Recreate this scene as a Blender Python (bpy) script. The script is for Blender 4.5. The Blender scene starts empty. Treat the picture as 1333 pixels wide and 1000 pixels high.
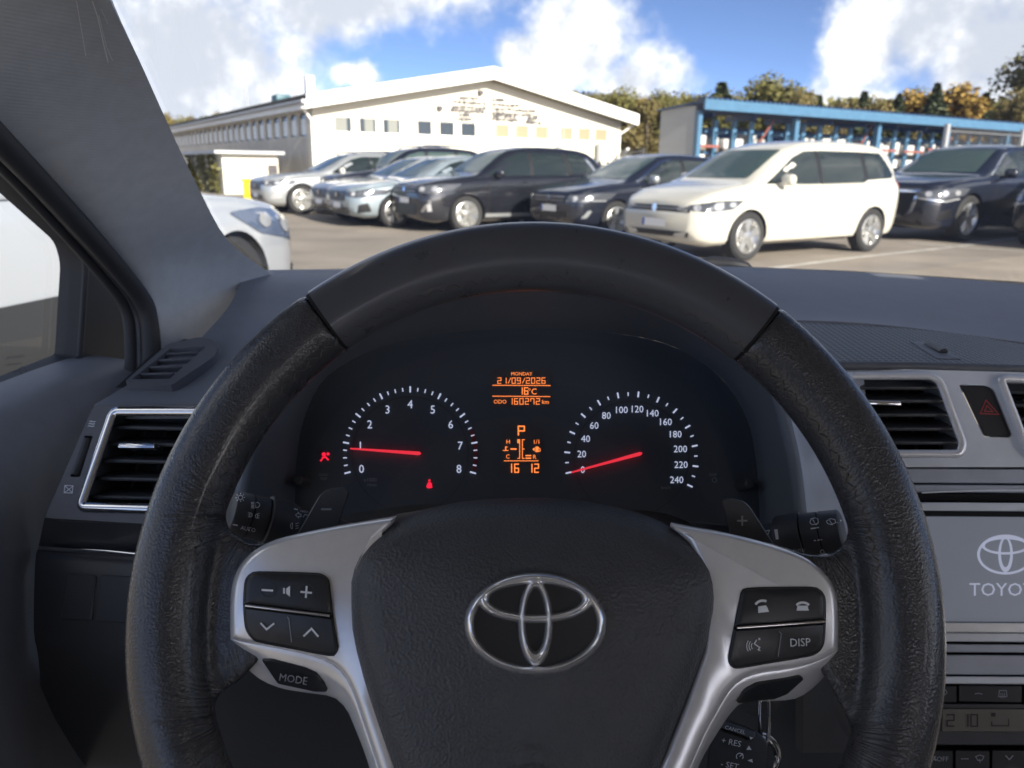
import bpy, bmesh, math, random
from mathutils import Vector, Matrix, noise
from mathutils.bvhtree import BVHTree
random.seed(7)
R = math.radians
SC = bpy.context.scene
COL = SC.collection
V = Vector

# ---------------------------------------------------------------- camera, world, sun, exposure
F = 1000.0                                   # focal length in photo pixels (1333 x 1000)
PITCH, ROLL, HCAM = R(15.7), R(0.75), 1.2
O = V((0, 0, HCAM))
FW = V((0, math.cos(PITCH), -math.sin(PITCH)))
_rt, _up = V((1, 0, 0)), V((0, math.sin(PITCH), math.cos(PITCH)))
RT = _rt * math.cos(ROLL) + _up * math.sin(ROLL)
UP = -_rt * math.sin(ROLL) + _up * math.cos(ROLL)
cd = bpy.data.cameras.new('camera')
cam = bpy.data.objects.new('camera', cd); COL.objects.link(cam)
cam.matrix_world = Matrix(((RT.x, UP.x, -FW.x, O.x), (RT.y, UP.y, -FW.y, O.y), (RT.z, UP.z, -FW.z, O.z), (0, 0, 0, 1)))
cd.sensor_width = 36; cd.lens = F / 1333 * 36
cd.clip_start = 0.02; cd.clip_end = 3000
cd.dof.use_dof = True; cd.dof.focus_distance = 0.44; cd.dof.aperture_fstop = 14.0
SC.camera = cam

def ray(u, v): return FW + RT * ((u - 666.5) / F) - UP * ((v - 500) / F)
def P(u, v, d): return O + ray(u, v) * d
def G(u, v, z=0.0):
    r = ray(u, v); return O + r * ((z - O.z) / r.z)

SUN_EL = R(22.5); SUN_H = V((0.50, -0.866, 0)).normalized()
SUN_DIR = SUN_H * math.cos(SUN_EL) + V((0, 0, math.sin(SUN_EL)))
sl = bpy.data.lights.new('sun', 'SUN'); sl.energy = 2.0; sl.angle = R(0.6); sl.color = (1, 0.93, 0.82)
so = bpy.data.objects.new('sun', sl); COL.objects.link(so)
so.rotation_euler = SUN_DIR.to_track_quat('Z', 'Y').to_euler(); so.location = (0, -20, 30)

w = bpy.data.worlds.new('World'); SC.world = w; w.use_nodes = True
def build_world():
    nt = w.node_tree; N = nt.nodes; L = nt.links; N.clear()
    out = N.new('ShaderNodeOutputWorld'); bg = N.new('ShaderNodeBackground'); bg.inputs[1].default_value = 0.05
    L.new(bg.outputs[0], out.inputs[0])
    sky = N.new('ShaderNodeTexSky'); sky.sky_type = 'NISHITA'; sky.sun_disc = False
    sky.sun_elevation = SUN_EL; sky.sun_rotation = math.atan2(SUN_H.x, SUN_H.y); sky.air_density = 0.21; sky.dust_density = 0.5; sky.ozone_density = 1.6
    tc = N.new('ShaderNodeTexCoord')
    def vm(op, a, b=None, c=None):
        n = N.new('ShaderNodeVectorMath'); n.operation = op
        for i, x in enumerate((a, b, c)):
            if x is None: continue
            if isinstance(x, (tuple, Vector)): n.inputs[i].default_value = tuple(x)
            else: L.new(x, n.inputs[i])
        return n
    def ma(op, a, b=None, c=None, cl=False):
        n = N.new('ShaderNodeMath'); n.operation = op; n.use_clamp = cl
        for i, x in enumerate((a, b, c)):
            if x is None: continue
            if isinstance(x, (int, float)): n.inputs[i].default_value = x
            else: L.new(x, n.inputs[i])
        return n.outputs[0]
    d = vm('NORMALIZE', tc.outputs['Generated']).outputs[0]
    def nz(scale, det, rough, vec=d):
        n = N.new('ShaderNodeTexNoise'); n.inputs['Scale'].default_value = scale; n.inputs['Detail'].default_value = det
        n.inputs['Roughness'].default_value = rough; L.new(vec, n.inputs['Vector']); return n
    n1 = nz(7, 9, 0.6); n2 = nz(22, 6, 0.6)
    off = vm('SUBTRACT', n1.outputs['Color'], (0.5, 0.5, 0.5)).outputs[0]
    dw = vm('MULTIPLY_ADD', off, (0.09, 0.09, 0.09), d).outputs[0]
    blobs = [((250, 60), 0.19, 0.15, 1), ((330, 120), 0.10, 0.06, 1), ((440, -10), 0.22, 0.06, 1), ((560, -25), 0.12, 0.05, .8), ((190, 170), 0.20, 0.05, 1),
             ((690, 80), 0.06, 0.045, 1), ((760, 50), 0.085, 0.065, 1), ((830, 95), 0.085, 0.045, 1), ((470, 100), 0.04, 0.018, 1), ((680, 125), 0.10, 0.03, .9),
             ((1130, 50), 0.06, 0.09, .95), ((1220, 20), 0.11, 0.08, .95), ((1290, 70), 0.10, 0.08, .95), ((1110, 125), 0.07, 0.03, 1), ((1420, 40), 0.18, 0.14, 1),
             ((-100, 60), 0.3, 0.2, 1), ((700, -220), 0.35, 0.06, 1), ((1000, -420), 0.5, 0.1, 1), ((300, -600), 0.5, 0.15, 1)]
    rr = random.Random(4)
    dirs = [(ray(*b[0]).normalized(), b[1], b[2], b[3]) for b in blobs]
    for k in range(16):                      # the same broken cumulus all round
        az = rr.uniform(0.22, 0.78) * 2 * math.pi; el = rr.uniform(0.08, 0.9)
        dirs.append((V((math.sin(az) * math.cos(el), math.cos(az) * math.cos(el), math.sin(el))), rr.uniform(.2, .4), rr.uniform(.1, .2), 1))
    acc = None; low = None
    for b, rx, rz, s in dirs:
        df = vm('SUBTRACT', dw, b).outputs[0]
        sc = vm('MULTIPLY', df, (1 / rx, 1 / rx, 1 / rz)).outputs[0]
        ln = vm('LENGTH', sc).outputs['Value']
        m = ma('MULTIPLY', ma('SUBTRACT', 1.0, ln, cl=False), s * 1.5)
        acc = m if acc is None else ma('SMOOTH_MAX', acc, m, 0.25)
    fine = ma('MULTIPLY', ma('SUBTRACT', n2.outputs['Fac'], 0.5), 1.5)
    mid = ma('MULTIPLY', ma('SUBTRACT', n1.outputs['Fac'], 0.5), 1.6)
    dens = ma('ADD', ma('ADD', acc, fine), mid)
    mr = N.new('ShaderNodeMapRange'); mr.interpolation_type = 'SMOOTHSTEP'; L.new(dens, mr.inputs[0]); mr.inputs[1].default_value = 0.0; mr.inputs[2].default_value = 1.0
    # shading of the clouds: puffy white crowns, greyer hollows
    n3 = nz(5.0, 7, 0.62, vm('ADD', d, (3.1, 1.7, -0.05)).outputs[0])
    sh = N.new('ShaderNodeMapRange'); sh.interpolation_type = 'SMOOTHSTEP'; L.new(ma('ADD', n3.outputs['Fac'], ma('MULTIPLY', fine, 0.25)), sh.inputs[0]); sh.inputs[1].default_value = 0.43; sh.inputs[2].default_value = 0.76
    mix = N.new('ShaderNodeMix'); mix.data_type = 'RGBA'; L.new(sh.outputs[0], mix.inputs['Factor'])
    mix.inputs['A'].default_value = (2.7, 2.9, 3.3, 1); mix.inputs['B'].default_value = (7.5, 7.35, 7.0, 1)
    mx = N.new('ShaderNodeMix'); mx.data_type = 'RGBA'; L.new(mr.outputs[0], mx.inputs['Factor'])
    L.new(sky.outputs[0], mx.inputs['A']); L.new(mix.outputs['Result'], mx.inputs['B']); L.new(mx.outputs['Result'], bg.inputs[0])
build_world()
vs = SC.view_settings
vs.view_transform = 'Standard'; vs.look = 'None'; vs.gamma = 1.0; vs.use_curve_mapping = False; vs.exposure = 2.6

# ---------------------------------------------------------------- materials
MATS = {}
def mat(name, col, rough=0.5, metal=0.0, bump=None, var=0.0, vscale=8.0, spec=0.5, emit=None, coat=0.0, vox=None, extra=None):
    """bump = (kind, scale, strength, distance)"""
    if name in MATS: return MATS[name]
    m = bpy.data.materials.new(name); m.use_nodes = True; nt = m.node_tree; b = nt.nodes['Principled BSDF']; L = nt.links
    b.inputs['Base Color'].default_value = (*col, 1); b.inputs['Roughness'].default_value = rough; b.inputs['Metallic'].default_value = metal
    b.inputs['Specular IOR Level'].default_value = spec; b.inputs['Coat Weight'].default_value = coat; b.inputs['Coat Roughness'].default_value = 0.04
    tc = nt.nodes.new('ShaderNodeTexCoord')
    if emit:
        b.inputs['Emission Color'].default_value = (*emit[0], 1); b.inputs['Emission Strength'].default_value = emit[1]
    if var:
        n = nt.nodes.new('ShaderNodeTexNoise'); n.inputs['Scale'].default_value = vscale; n.inputs['Detail'].default_value = 6; n.inputs['Roughness'].default_value = 0.65
        L.new(tc.outputs['Object'], n.inputs['Vector'])
        cr = nt.nodes.new('ShaderNodeMapRange'); L.new(n.outputs['Fac'], cr.inputs[0]); cr.inputs[1].default_value = 0.3; cr.inputs[2].default_value = 0.7; cr.inputs[3].default_value = 1 - var; cr.inputs[4].default_value = 1 + var
        mul = nt.nodes.new('ShaderNodeVectorMath'); mul.operation = 'SCALE'; mul.inputs[0].default_value = col; L.new(cr.outputs[0], mul.inputs['Scale'])
        L.new(mul.outputs[0], b.inputs['Base Color'])
        r2 = nt.nodes.new('ShaderNodeMapRange'); L.new(n.outputs['Fac'], r2.inputs[0]); r2.inputs[1].default_value = 0.3; r2.inputs[2].default_value = 0.7
        r2.inputs[3].default_value = max(0.02, rough * (1 - var * .6)); r2.inputs[4].default_value = min(1, rough * (1 + var * .6)); L.new(r2.outputs[0], b.inputs['Roughness'])
    if bump:
        kind, sc, st, dist = bump
        bp = nt.nodes.new('ShaderNodeBump'); bp.inputs['Strength'].default_value = st; bp.inputs['Distance'].default_value = dist
        if kind == 'noise':
            n = nt.nodes.new('ShaderNodeTexNoise'); n.inputs['Scale'].default_value = sc; n.inputs['Detail'].default_value = 3; h = n.outputs['Fac']
        elif kind == 'leather':
            n = nt.nodes.new('ShaderNodeTexVoronoi'); n.inputs['Scale'].default_value = sc; n.feature = 'SMOOTH_F1'; h = n.outputs['Distance']
        elif kind == 'wave':
            n = nt.nodes.new('ShaderNodeTexWave'); n.inputs['Scale'].default_value = sc; n.bands_direction = 'Z'; n.inputs['Distortion'].default_value = .6; h = n.outputs['Fac']
        L.new(tc.outputs['Object'], n.inputs['Vector']); L.new(h, bp.inputs['Height']); L.new(bp.outputs[0], b.inputs['Normal'])
    MATS[name] = m
    return m

def glass_mat(name, tint=(1, 1, 1), refl=1.0, rough=0.0, veil=0.0):
    if name in MATS: return MATS[name]
    m = bpy.data.materials.new(name); m.use_nodes = True; nt = m.node_tree; nt.nodes.clear(); L = nt.links
    o = nt.nodes.new('ShaderNodeOutputMaterial'); mx = nt.nodes.new('ShaderNodeMixShader'); t = nt.nodes.new('ShaderNodeBsdfTransparent'); g = nt.nodes.new('ShaderNodeBsdfGlossy')
    t.inputs[0].default_value = (*tint, 1); g.inputs['Roughness'].default_value = rough; g.inputs[0].default_value = (refl, refl, refl, 1)
    fr = nt.nodes.new('ShaderNodeFresnel'); geo = nt.nodes.new('ShaderNodeNewGeometry'); mi = nt.nodes.new('ShaderNodeMix'); mi.inputs['A'].default_value = 1.45; mi.inputs['B'].default_value = 1 / 1.45
    L.new(geo.outputs['Backfacing'], mi.inputs['Factor']); L.new(mi.outputs['Result'], fr.inputs[0])   # the same pane from both sides
    L.new(fr.outputs[0], mx.inputs[0]); L.new(t.outputs[0], mx.inputs[1]); L.new(g.outputs[0], mx.inputs[2])
    if veil:      # pale scattering film added as a haze veil, uneven as if wiped
        df = nt.nodes.new('ShaderNodeBsdfTranslucent'); d2 = nt.nodes.new('ShaderNodeBsdfDiffuse'); ad = nt.nodes.new('ShaderNodeMixShader'); mz = nt.nodes.new('ShaderNodeMixShader'); tc = nt.nodes.new('ShaderNodeTexCoord'); nz = nt.nodes.new('ShaderNodeTexNoise')
        df.inputs[0].default_value = d2.inputs[0].default_value = (.8, .8, .78, 1); nz.inputs['Scale'].default_value = 7; nz.inputs['Detail'].default_value = 8; nz.inputs['Roughness'].default_value = .7; L.new(tc.outputs['Object'], nz.inputs['Vector'])
        mr = nt.nodes.new('ShaderNodeMapRange'); L.new(nz.outputs['Fac'], mr.inputs[0]); mr.inputs[1].default_value = .3; mr.inputs[2].default_value = .75; mr.inputs[3].default_value = veil * .5; mr.inputs[4].default_value = veil * 1.6
        L.new(df.outputs[0], ad.inputs[1]); L.new(d2.outputs[0], ad.inputs[2]); L.new(mr.outputs[0], mz.inputs[0]); L.new(mx.outputs[0], mz.inputs[1]); L.new(ad.outputs[0], mz.inputs[2]); L.new(mz.outputs[0], o.inputs[0])
    else: L.new(mx.outputs[0], o.inputs[0])
    MATS[name] = m
    return m

# ---------------------------------------------------------------- mesh helpers
def tagd(o, label=None, cat=None, group=None, kind=None):
    if label: o['label'] = label
    if cat: o['category'] = cat
    if group: o['group'] = group
    if kind: o['kind'] = kind
    return o
def empty(name, loc, label=None, cat=None, group=None):
    o = bpy.data.objects.new(name, None); COL.objects.link(o); o.location = loc; o.empty_display_size = 0.1
    return tagd(o, label, cat, group)
def link(name, me, m=None, parent=None, local=False):
    o = bpy.data.objects.new(name, me); COL.objects.link(o)
    if m is not None and not me.materials:
        for k in (m if isinstance(m, (list, tuple)) else [m]): me.materials.append(k)
    if parent is not None:
        o.parent = parent
        if not local:
            t = parent; loc = V()
            while t is not None:
                loc += t.location; t = t.parent
            o.location = -loc
    return o
def shade(me, ang=38):
    bm = bmesh.new(); bm.from_mesh(me)
    for f in bm.faces: f.smooth = True
    a = R(ang)
    for e in bm.edges:
        if len(e.link_faces) == 2 and e.calc_face_angle(0) > a: e.smooth = False
    bm.to_mesh(me); bm.free()
def from_bm(name, bm, m=None, parent=None, local=False, ang=38, fixn=True):
    if fixn: bmesh.ops.recalc_face_normals(bm, faces=bm.faces[:])
    me = bpy.data.meshes.new(name); bm.to_mesh(me); bm.free()
    if ang: shade(me, ang)
    return link(name, me, m, parent, local)
def from_py(name, vs_, fs, m=None, parent=None, local=False, ang=38):
    me = bpy.data.meshes.new(name); me.from_pydata([tuple(x) for x in vs_], [], fs); me.update()
    if ang: shade(me, ang)
    return link(name, me, m, parent, local)
def kids(o): return [c for c in bpy.data.objects if c.parent == o]
def copy_tree(o, parent=None):
    c = o.copy(); COL.objects.link(c); c.parent = parent
    for ch in KIDS.get(o.name, []): copy_tree(ch, c)
    return c
KIDS = {}
def index_kids():
    KIDS.clear()
    for o in bpy.data.objects:
        if o.parent: KIDS.setdefault(o.parent.name, []).append(o)

def box_bm(bm, c, s, rot=None, bev=0.0, seg=2):
    g = bmesh.ops.create_cube(bm, size=1.0); vs_ = g['verts']
    bmesh.ops.scale(bm, vec=s, verts=vs_)
    if bev:
        es = list({e for v_ in vs_ for e in v_.link_edges})
        r = bmesh.ops.bevel(bm, geom=es, offset=bev, segments=seg, affect='EDGES', profile=0.5)
        vs_ = list({v_ for f in r['faces'] for v_ in f.verts} | {v_ for v_ in vs_ if v_.is_valid})
    M = Matrix.Translation(c) @ (rot.to_4x4() if rot is not None else Matrix())
    bmesh.ops.transform(bm, matrix=M, verts=vs_)
    return vs_
def box(name, c, s, m, parent=None, rot=None, bev=0.0, seg=2, local=False):
    bm = bmesh.new(); box_bm(bm, V(c), V(s), rot, bev, seg); return from_bm(name, bm, m, parent, local)
def basis(ex, ey, ez):
    return Matrix(((ex.x, ey.x, ez.x), (ex.y, ey.y, ez.y), (ex.z, ey.z, ez.z)))
def spline(pts, n, closed=False):
    """Catmull-Rom through points, n samples per span"""
    k = len(pts); out = []
    for i in range(k if closed else k - 1):
        if closed: p0, p1, p2, p3 = (pts[(i + j - 1) % k] for j in range(4))
        else: p0, p1, p2, p3 = pts[max(i - 1, 0)], pts[i], pts[i + 1], pts[min(i + 2, k - 1)]
        for j in range(n):
            t = j / n
            out.append(tuple(0.5 * ((2 * b) + (c - a) * t + (2 * a - 5 * b + 4 * c - d) * t * t + (3 * b - a - 3 * c + d) * t ** 3) for a, b, c, d in zip(p0, p1, p2, p3)))
    if not closed: out.append(tuple(pts[-1]))
    return out
def tube_bm(bm, pts, r, seg=8, closed=False, cap=True, flat=None):
    """flat=(normal, k): squash by k along normal"""
    pts = [V(p) for p in pts]; n = len(pts); rings = []; prev = None
    rs = r if isinstance(r, (list, tuple)) else [r] * n
    for i, p in enumerate(pts):
        t = (pts[(i + 1) % n] - pts[i - 1]) if closed else (pts[min(i + 1, n - 1)] - pts[max(i - 1, 0)])
        t.normalize()
        if flat: a = flat[0].cross(t)
        elif prev is None: a = t.orthogonal()
        else: a = prev - t * prev.dot(t)
        if a.length < 1e-6: a = t.orthogonal()
        a.normalize(); b = t.cross(a); prev = a
        kk = flat[1] if flat else 1.0
        rings.append([bm.verts.new(p + a * math.cos(2 * math.pi * j / seg) * rs[i] + b * math.sin(2 * math.pi * j / seg) * rs[i] * kk) for j in range(seg)])
    for i in range(n if closed else n - 1):
        A, B = rings[i], rings[(i + 1) % n]
        for j in range(seg): bm.faces.new((A[j], A[(j + 1) % seg], B[(j + 1) % seg], B[j]))
    if cap and not closed:
        bm.faces.new(rings[0][::-1]); bm.faces.new(rings[-1])
def tube(name, pts, r, m, parent=None, seg=8, closed=False, flat=None, local=False, ang=60):
    bm = bmesh.new(); tube_bm(bm, pts, r, seg, closed, True, flat); return from_bm(name, bm, m, parent, local, ang)
def lathe_bm(bm, prof, p0, ax, seg=24, cap=True):
    """prof: (t, r) along the axis from p0"""
    ax = ax.normalized(); a = ax.orthogonal().normalized(); b = ax.cross(a); rings = []
    for t, r in prof: rings.append([bm.verts.new(p0 + ax * t + (a * math.cos(2 * math.pi * j / seg) + b * math.sin(2 * math.pi * j / seg)) * r) for j in range(seg)])
    for A, B in zip(rings, rings[1:]):
        for j in range(seg): bm.faces.new((A[j], A[(j + 1) % seg], B[(j + 1) % seg], B[j]))
    if cap: bm.faces.new(rings[0][::-1]); bm.faces.new(rings[-1])
def grid(name, rows, m, parent=None, sub=2, ang=60, thick=0.0):
    """rows of (u,v,d) or Vectors, smoothed with Catmull-Rom both ways"""
    R3 = [[P(*p) if not isinstance(p, Vector) else p for p in r] for r in rows]
    A = [[V(q) for q in spline(r, sub)] for r in R3]
    cols = list(zip(*A)); B = [[V(q) for q in spline(list(c), sub)] for c in cols]
    nv, nu = len(B[0]), len(B)
    vs_ = [B[i][j] for j in range(nv) for i in range(nu)]
    fs = [(j * nu + i, j * nu + i + 1, (j + 1) * nu + i + 1, (j + 1) * nu + i) for j in range(nv - 1) for i in range(nu - 1)]
    o = from_py(name, vs_, fs, m, parent, ang=ang)
    if thick: solid(o, thick)
    return o
def evald(o):
    dg = bpy.context.evaluated_depsgraph_get(); me = bpy.data.meshes.new_from_object(o.evaluated_get(dg)); old = o.data; o.modifiers.clear(); o.data = me; return o
def solid(o, t):
    """thickness away from the camera"""
    bm = bmesh.new(); bm.from_mesh(o.data); off = o.location.copy(); q = o.parent
    while q is not None: off += q.location; q = q.parent
    bmesh.ops.recalc_face_normals(bm, faces=bm.faces[:])
    f = max(bm.faces, key=lambda x: x.calc_area())
    if (O - (f.calc_center_median() + off)).dot(f.normal) < 0: bmesh.ops.reverse_faces(bm, faces=bm.faces[:])
    bmesh.ops.solidify(bm, geom=bm.faces[:], thickness=t)
    bmesh.ops.recalc_face_normals(bm, faces=bm.faces[:])
    bm.to_mesh(o.data); bm.free(); shade(o.data, 50)

# ---- targets that pixels are laid on: a plane or a mesh
class PlaneT:
    def __init__(s, *pts):
        if len(pts) == 2: s.o, s.n = pts
        else:
            a, b, c = (P(*p) for p in pts); s.o = a; s.n = (b - a).cross(c - a).normalized()
        if s.n.dot(O - s.o) < 0: s.n = -s.n
    def hit(s, u, v, off=0.0):
        r = ray(u, v); o = s.o + s.n * off; return O + r * ((o - O).dot(s.n) / r.dot(s.n))
class MeshT:
    def __init__(s, *objs):
        vs_, fs = [], []
        for o in objs:
            k = len(vs_); off = o.location.copy(); q = o.parent
            while q is not None: off += q.location; q = q.parent
            vs_ += [v.co + off for v in o.data.vertices]; fs += [[i + k for i in p.vertices] for p in o.data.polygons]
        s.b = BVHTree.FromPolygons(vs_, fs); s.last = None
    def hit(s, u, v, off=0.0):
        r = ray(u, v).normalized(); h, n, i, d = s.b.ray_cast(O, r)
        if h is None:
            h = O + r * (s.last or 0.5); return h
        s.last = (h - O).length
        if n.dot(r) > 0: n = -n
        return h + n * off
FONT = {}
def text_mesh(t):
    if t in FONT: return FONT[t]
    c = bpy.data.curves.new('t', 'FONT'); c.body = t; c.size = 1.0; c.align_x = 'CENTER'; c.resolution_u = 2
    o = bpy.data.objects.new('t', c); COL.objects.link(o)
    me = o.to_mesh(); vs_ = [(v.co.x, v.co.y) for v in me.vertices]; fs = [tuple(p.vertices) for p in me.polygons]
    o.to_mesh_clear(); bpy.data.objects.remove(o); bpy.data.curves.remove(c)
    FONT[t] = (vs_, fs); return FONT[t]
def T(t, cx, cy, h, rot=0.0, sx=1.0, shear=0.0):
    """text in pixel space centred on (cx, cy), capitals h px tall, rot degrees clockwise"""
    vs_, fs = text_mesh(t); k = h / 0.73; c, s = math.cos(R(rot)), math.sin(R(rot)); o = []
    for x, y in vs_:
        X, Y = x * k * sx + shear * (y - .36) * k, -(y - 0.36) * k
        o.append((cx + X * c - Y * s, cy + X * s + Y * c))
    return o, fs
def S(pts, wd, closed=False, cuts=1):
    """ribbon of width wd px along a polyline"""
    q = [V((p[0], p[1])) for p in pts]; n = len(q); vs_, fs = [], []
    for i in range(n):
        a = q[(i - 1) % n] if closed or i else None; b = q[(i + 1) % n] if closed or i < n - 1 else None
        d1 = (q[i] - a).normalized() if a is not None else None; d2 = (b - q[i]).normalized() if b is not None else None
        t = ((d1 or V((0, 0))) + (d2 or V((0, 0)))); t = t.normalized() if t.length > 1e-5 else (d1 or d2)
        nn = V((-t.y, t.x)); k = 1.0
        if d1 is not None and d2 is not None: k = 1 / max(0.4, nn.dot(V((-d1.y, d1.x))))
        vs_ += [q[i] + nn * wd / 2 * k, q[i] - nn * wd / 2 * k]
    for i in range(n if closed else n - 1):
        j = (i + 1) % n; fs.append((2 * i, 2 * i + 1, 2 * j + 1, 2 * j))
    return [(x.x, x.y) for x in vs_], fs
def Q(pts):
    return [tuple(p) for p in pts], [tuple(range(len(pts)))]
def circ(cx, cy, rx, ry=None, n=24, a0=0, a1=360):
    ry = rx if ry is None else ry; m = n if abs(a1 - a0) >= 360 else n + 1
    return [(cx + rx * math.cos(R(a0 + (a1 - a0) * i / n)), cy - ry * math.sin(R(a0 + (a1 - a0) * i / n))) for i in range(m)]
SEG7 = {'0': 'abcdef', '1': 'bc', '2': 'abged', '3': 'abgcd', '4': 'fgbc', '5': 'afgcd', '6': 'afgedc', '7': 'fabc', '8': 'abcdefg', '9': 'abfgcd'}
def digits(t, x, y, w_, h, pitch, sw):
    """seven-segment digits, x = left, y = centre"""
    o = []
    for ch in t:
        a, b, c = y - h / 2, y, y + h / 2
        seg = {'a': ((x, a), (x + w_, a)), 'b': ((x + w_, a), (x + w_, b)), 'c': ((x + w_, b), (x + w_, c)), 'd': ((x, c), (x + w_, c)), 'e': ((x, b), (x, c)), 'f': ((x, a), (x, b)), 'g': ((x, b), (x + w_, b))}
        if ch == '/': o.append(S([(x, c), (x + w_ * .8, a)], sw))
        for s in SEG7.get(ch, ''):
            (x0, y0), (x1, y1) = seg[s]; e = sw * .35
            if x0 == x1: o.append(S([(x0, y0 - (0 if y0 == b else e)), (x1, y1 + (0 if y1 == b else e))], sw))
            else: o.append(S([(x0 - e, y0), (x1 + e, y1)], sw))
        x += pitch * (0.75 if ch == '/' else 1)
    return o
def pr(name, shapes, tgt, m, parent=None, off=0.0004):
    """flat print: pixel-space shapes laid on a target surface"""
    vs_, fs = [], []
    for s in shapes:
        k = len(vs_); vs_ += [tgt.hit(x, y, off) for x, y in s[0]]; fs += [tuple(i + k for i in f) for f in s[1]]
    return from_py(name, vs_, fs, m, parent, ang=None)
def smooth_poly(pts, n=4): return spline(pts, n, True)
def offset_poly(pts, d):
    """shrink a closed px polygon by d (mitred)"""
    q = [V(p[:2]) for p in pts]; n = len(q); A = sum(q[i].x * q[(i + 1) % n].y - q[(i + 1) % n].x * q[i].y for i in range(n)); sg = 1 if A > 0 else -1; out = []
    for i in range(n):
        d1 = (q[i] - q[i - 1]); d2 = (q[(i + 1) % n] - q[i])
        if d1.length < 1e-6 or d2.length < 1e-6: out.append((q[i].x, q[i].y)); continue
        d1.normalize(); d2.normalize(); n1 = V((-d1.y, d1.x)) * sg; n2 = V((-d2.y, d2.x)) * sg; nn = n1 + n2
        if nn.length < 1e-6: nn = n1
        nn.normalize(); k = 1 / max(0.5, nn.dot(n1)); p = q[i] + nn * d * k; out.append((p.x, p.y))
    return out
def plate(name, outline, tgt, m, parent=None, prof=((0, -.006), (0, 0), (3, .0015)), dome=0.0, ang=38, cap=True):
    """raised pad: outline px; prof = (inset px, height m) rings from the edge inwards; dome adds a crown by shrinking rings"""
    rings = [[tgt.hit(x, y, h) for x, y in (offset_poly(outline, ins) if ins else outline)] for ins, h in prof]
    n = len(outline)
    if dome:
        ins, h = prof[-1]; base = offset_poly(outline, ins); cx = sum(p[0] for p in base) / n; cy = sum(p[1] for p in base) / n
        for k in range(1, 9):
            t = k / 9.0; s = 1 - t
            rings.append([tgt.hit(cx + (x - cx) * s, cy + (y - cy) * s, h + dome * (1 - (1 - t) ** 2)) for x, y in base])
    vs_ = [p for r in rings for p in r]; fs = []
    for k in range(len(rings) - 1):
        for i in range(n):
            j = (i + 1) % n; fs.append((k * n + i, k * n + j, (k + 1) * n + j, (k + 1) * n + i))
    o = None
    bm = bmesh.new(); bv = [bm.verts.new(p) for p in vs_]
    for f in fs:
        try: bm.faces.new([bv[i] for i in f])
        except ValueError: pass
    if cap:
        lf = bm.faces.new(bv[-n:]); bmesh.ops.triangulate(bm, faces=[lf])
    return from_bm(name, bm, m, parent, ang=ang)
def holed(name, outline, holes, tgt, m, parent=None, depth=0.03, edge=0.012, off=0.0):
    """panel with openings: front sheet, outer skirt going back by edge, opening walls going back by depth"""
    bm = bmesh.new(); loops = []
    for lp in [outline] + holes:
        vs_ = [bm.verts.new(tgt.hit(x, y, off)) for x, y in lp]; es = [bm.edges.new((vs_[i], vs_[(i + 1) % len(vs_)])) for i in range(len(vs_))]; loops.append((lp, vs_, es))
    bmesh.ops.triangle_fill(bm, use_beauty=True, use_dissolve=False, edges=[e for l in loops for e in l[2]], normal=tgt.n)
    for k, (lp, vs_, es) in enumerate(loops):
        dd = edge if k == 0 else depth; b = [bm.verts.new(v_.co - tgt.n * dd) for v_ in vs_]; n = len(b)
        for i in range(n):
            try: bm.faces.new((vs_[i], vs_[(i + 1) % n], b[(i + 1) % n], b[i]))
            except ValueError: pass
    return from_bm(name, bm, m, parent, ang=30)
def rrect(x0, y0, x1, y1, r, n=4):
    o = []
    for cx, cy, a in ((x1 - r, y0 + r, 90), (x0 + r, y0 + r, 180), (x0 + r, y1 - r, 270), (x1 - r, y1 - r, 0)):
        o += [(cx + r * math.cos(R(a - 0 + 90 * i / n)), cy - r * math.sin(R(a + 90 * i / n))) for i in range(n + 1)]
    return o
def round_poly(pts, r, n=4):
    """round the corners of a px polygon; r scalar or list"""
    q = [V(p) for p in pts]; k = len(q); out = []
    for i in range(k):
        rr = r[i] if isinstance(r, (list, tuple)) else r
        a, b, c = q[i - 1], q[i], q[(i + 1) % k]; d1 = (a - b); d2 = (c - b); t = min(rr, d1.length * .48, d2.length * .48)
        p0 = b + d1.normalized() * t; p1 = b + d2.normalized() * t
        for j in range(n + 1):
            s = j / n; p = p0 * (1 - s) ** 2 + b * 2 * s * (1 - s) + p1 * s * s; out.append((p.x, p.y))
    return out

# ================================================================ THE PLACE OUTSIDE
D1 = V((0.845, 0.535, 0)).normalized(); D2 = V((-D1.y, D1.x, 0)); ZZ = V((0, 0, 1))
M_asph = mat('asphalt', (0.25, 0.218, 0.18), 0.9, bump=('noise', 60, .5, .01), var=.24, vscale=.55)
M_line = mat('road_paint', (0.46, 0.44, 0.40), 0.7, var=.3, vscale=3)
M_cream = mat('cream_render', (0.66, 0.635, 0.54), 0.85, bump=('noise', 6, .15, .01), var=.04, vscale=.6)
M_grey_wall = mat('weathered_render', (0.62, 0.58, 0.50), 0.9, var=.16, vscale=.7)
M_white = mat('white_board', (0.82, 0.81, 0.77), 0.6, var=.05, vscale=1.0)
M_soffit = mat('brown_soffit', (0.16, 0.13, 0.09), 0.8)
M_roof = mat('roof_felt', (0.11, 0.11, 0.105), 0.85, var=.2, vscale=1.5)
M_wing = mat('window_pane_dark', (0.03, 0.04, 0.05), 0.12, spec=.6)
M_blind = mat('window_blind', (0.27, 0.235, 0.15), 0.6, bump=('wave', 14, .4, .01))
M_palepane = mat('pale_pane', (0.78, 0.75, 0.66), 0.3)
M_blindg = mat('grey_blind', (0.17, 0.18, 0.165), 0.6)
M_letter = mat('faded_lettering', (0.075, 0.07, 0.075), 0.8, var=.3, vscale=6)
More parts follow.
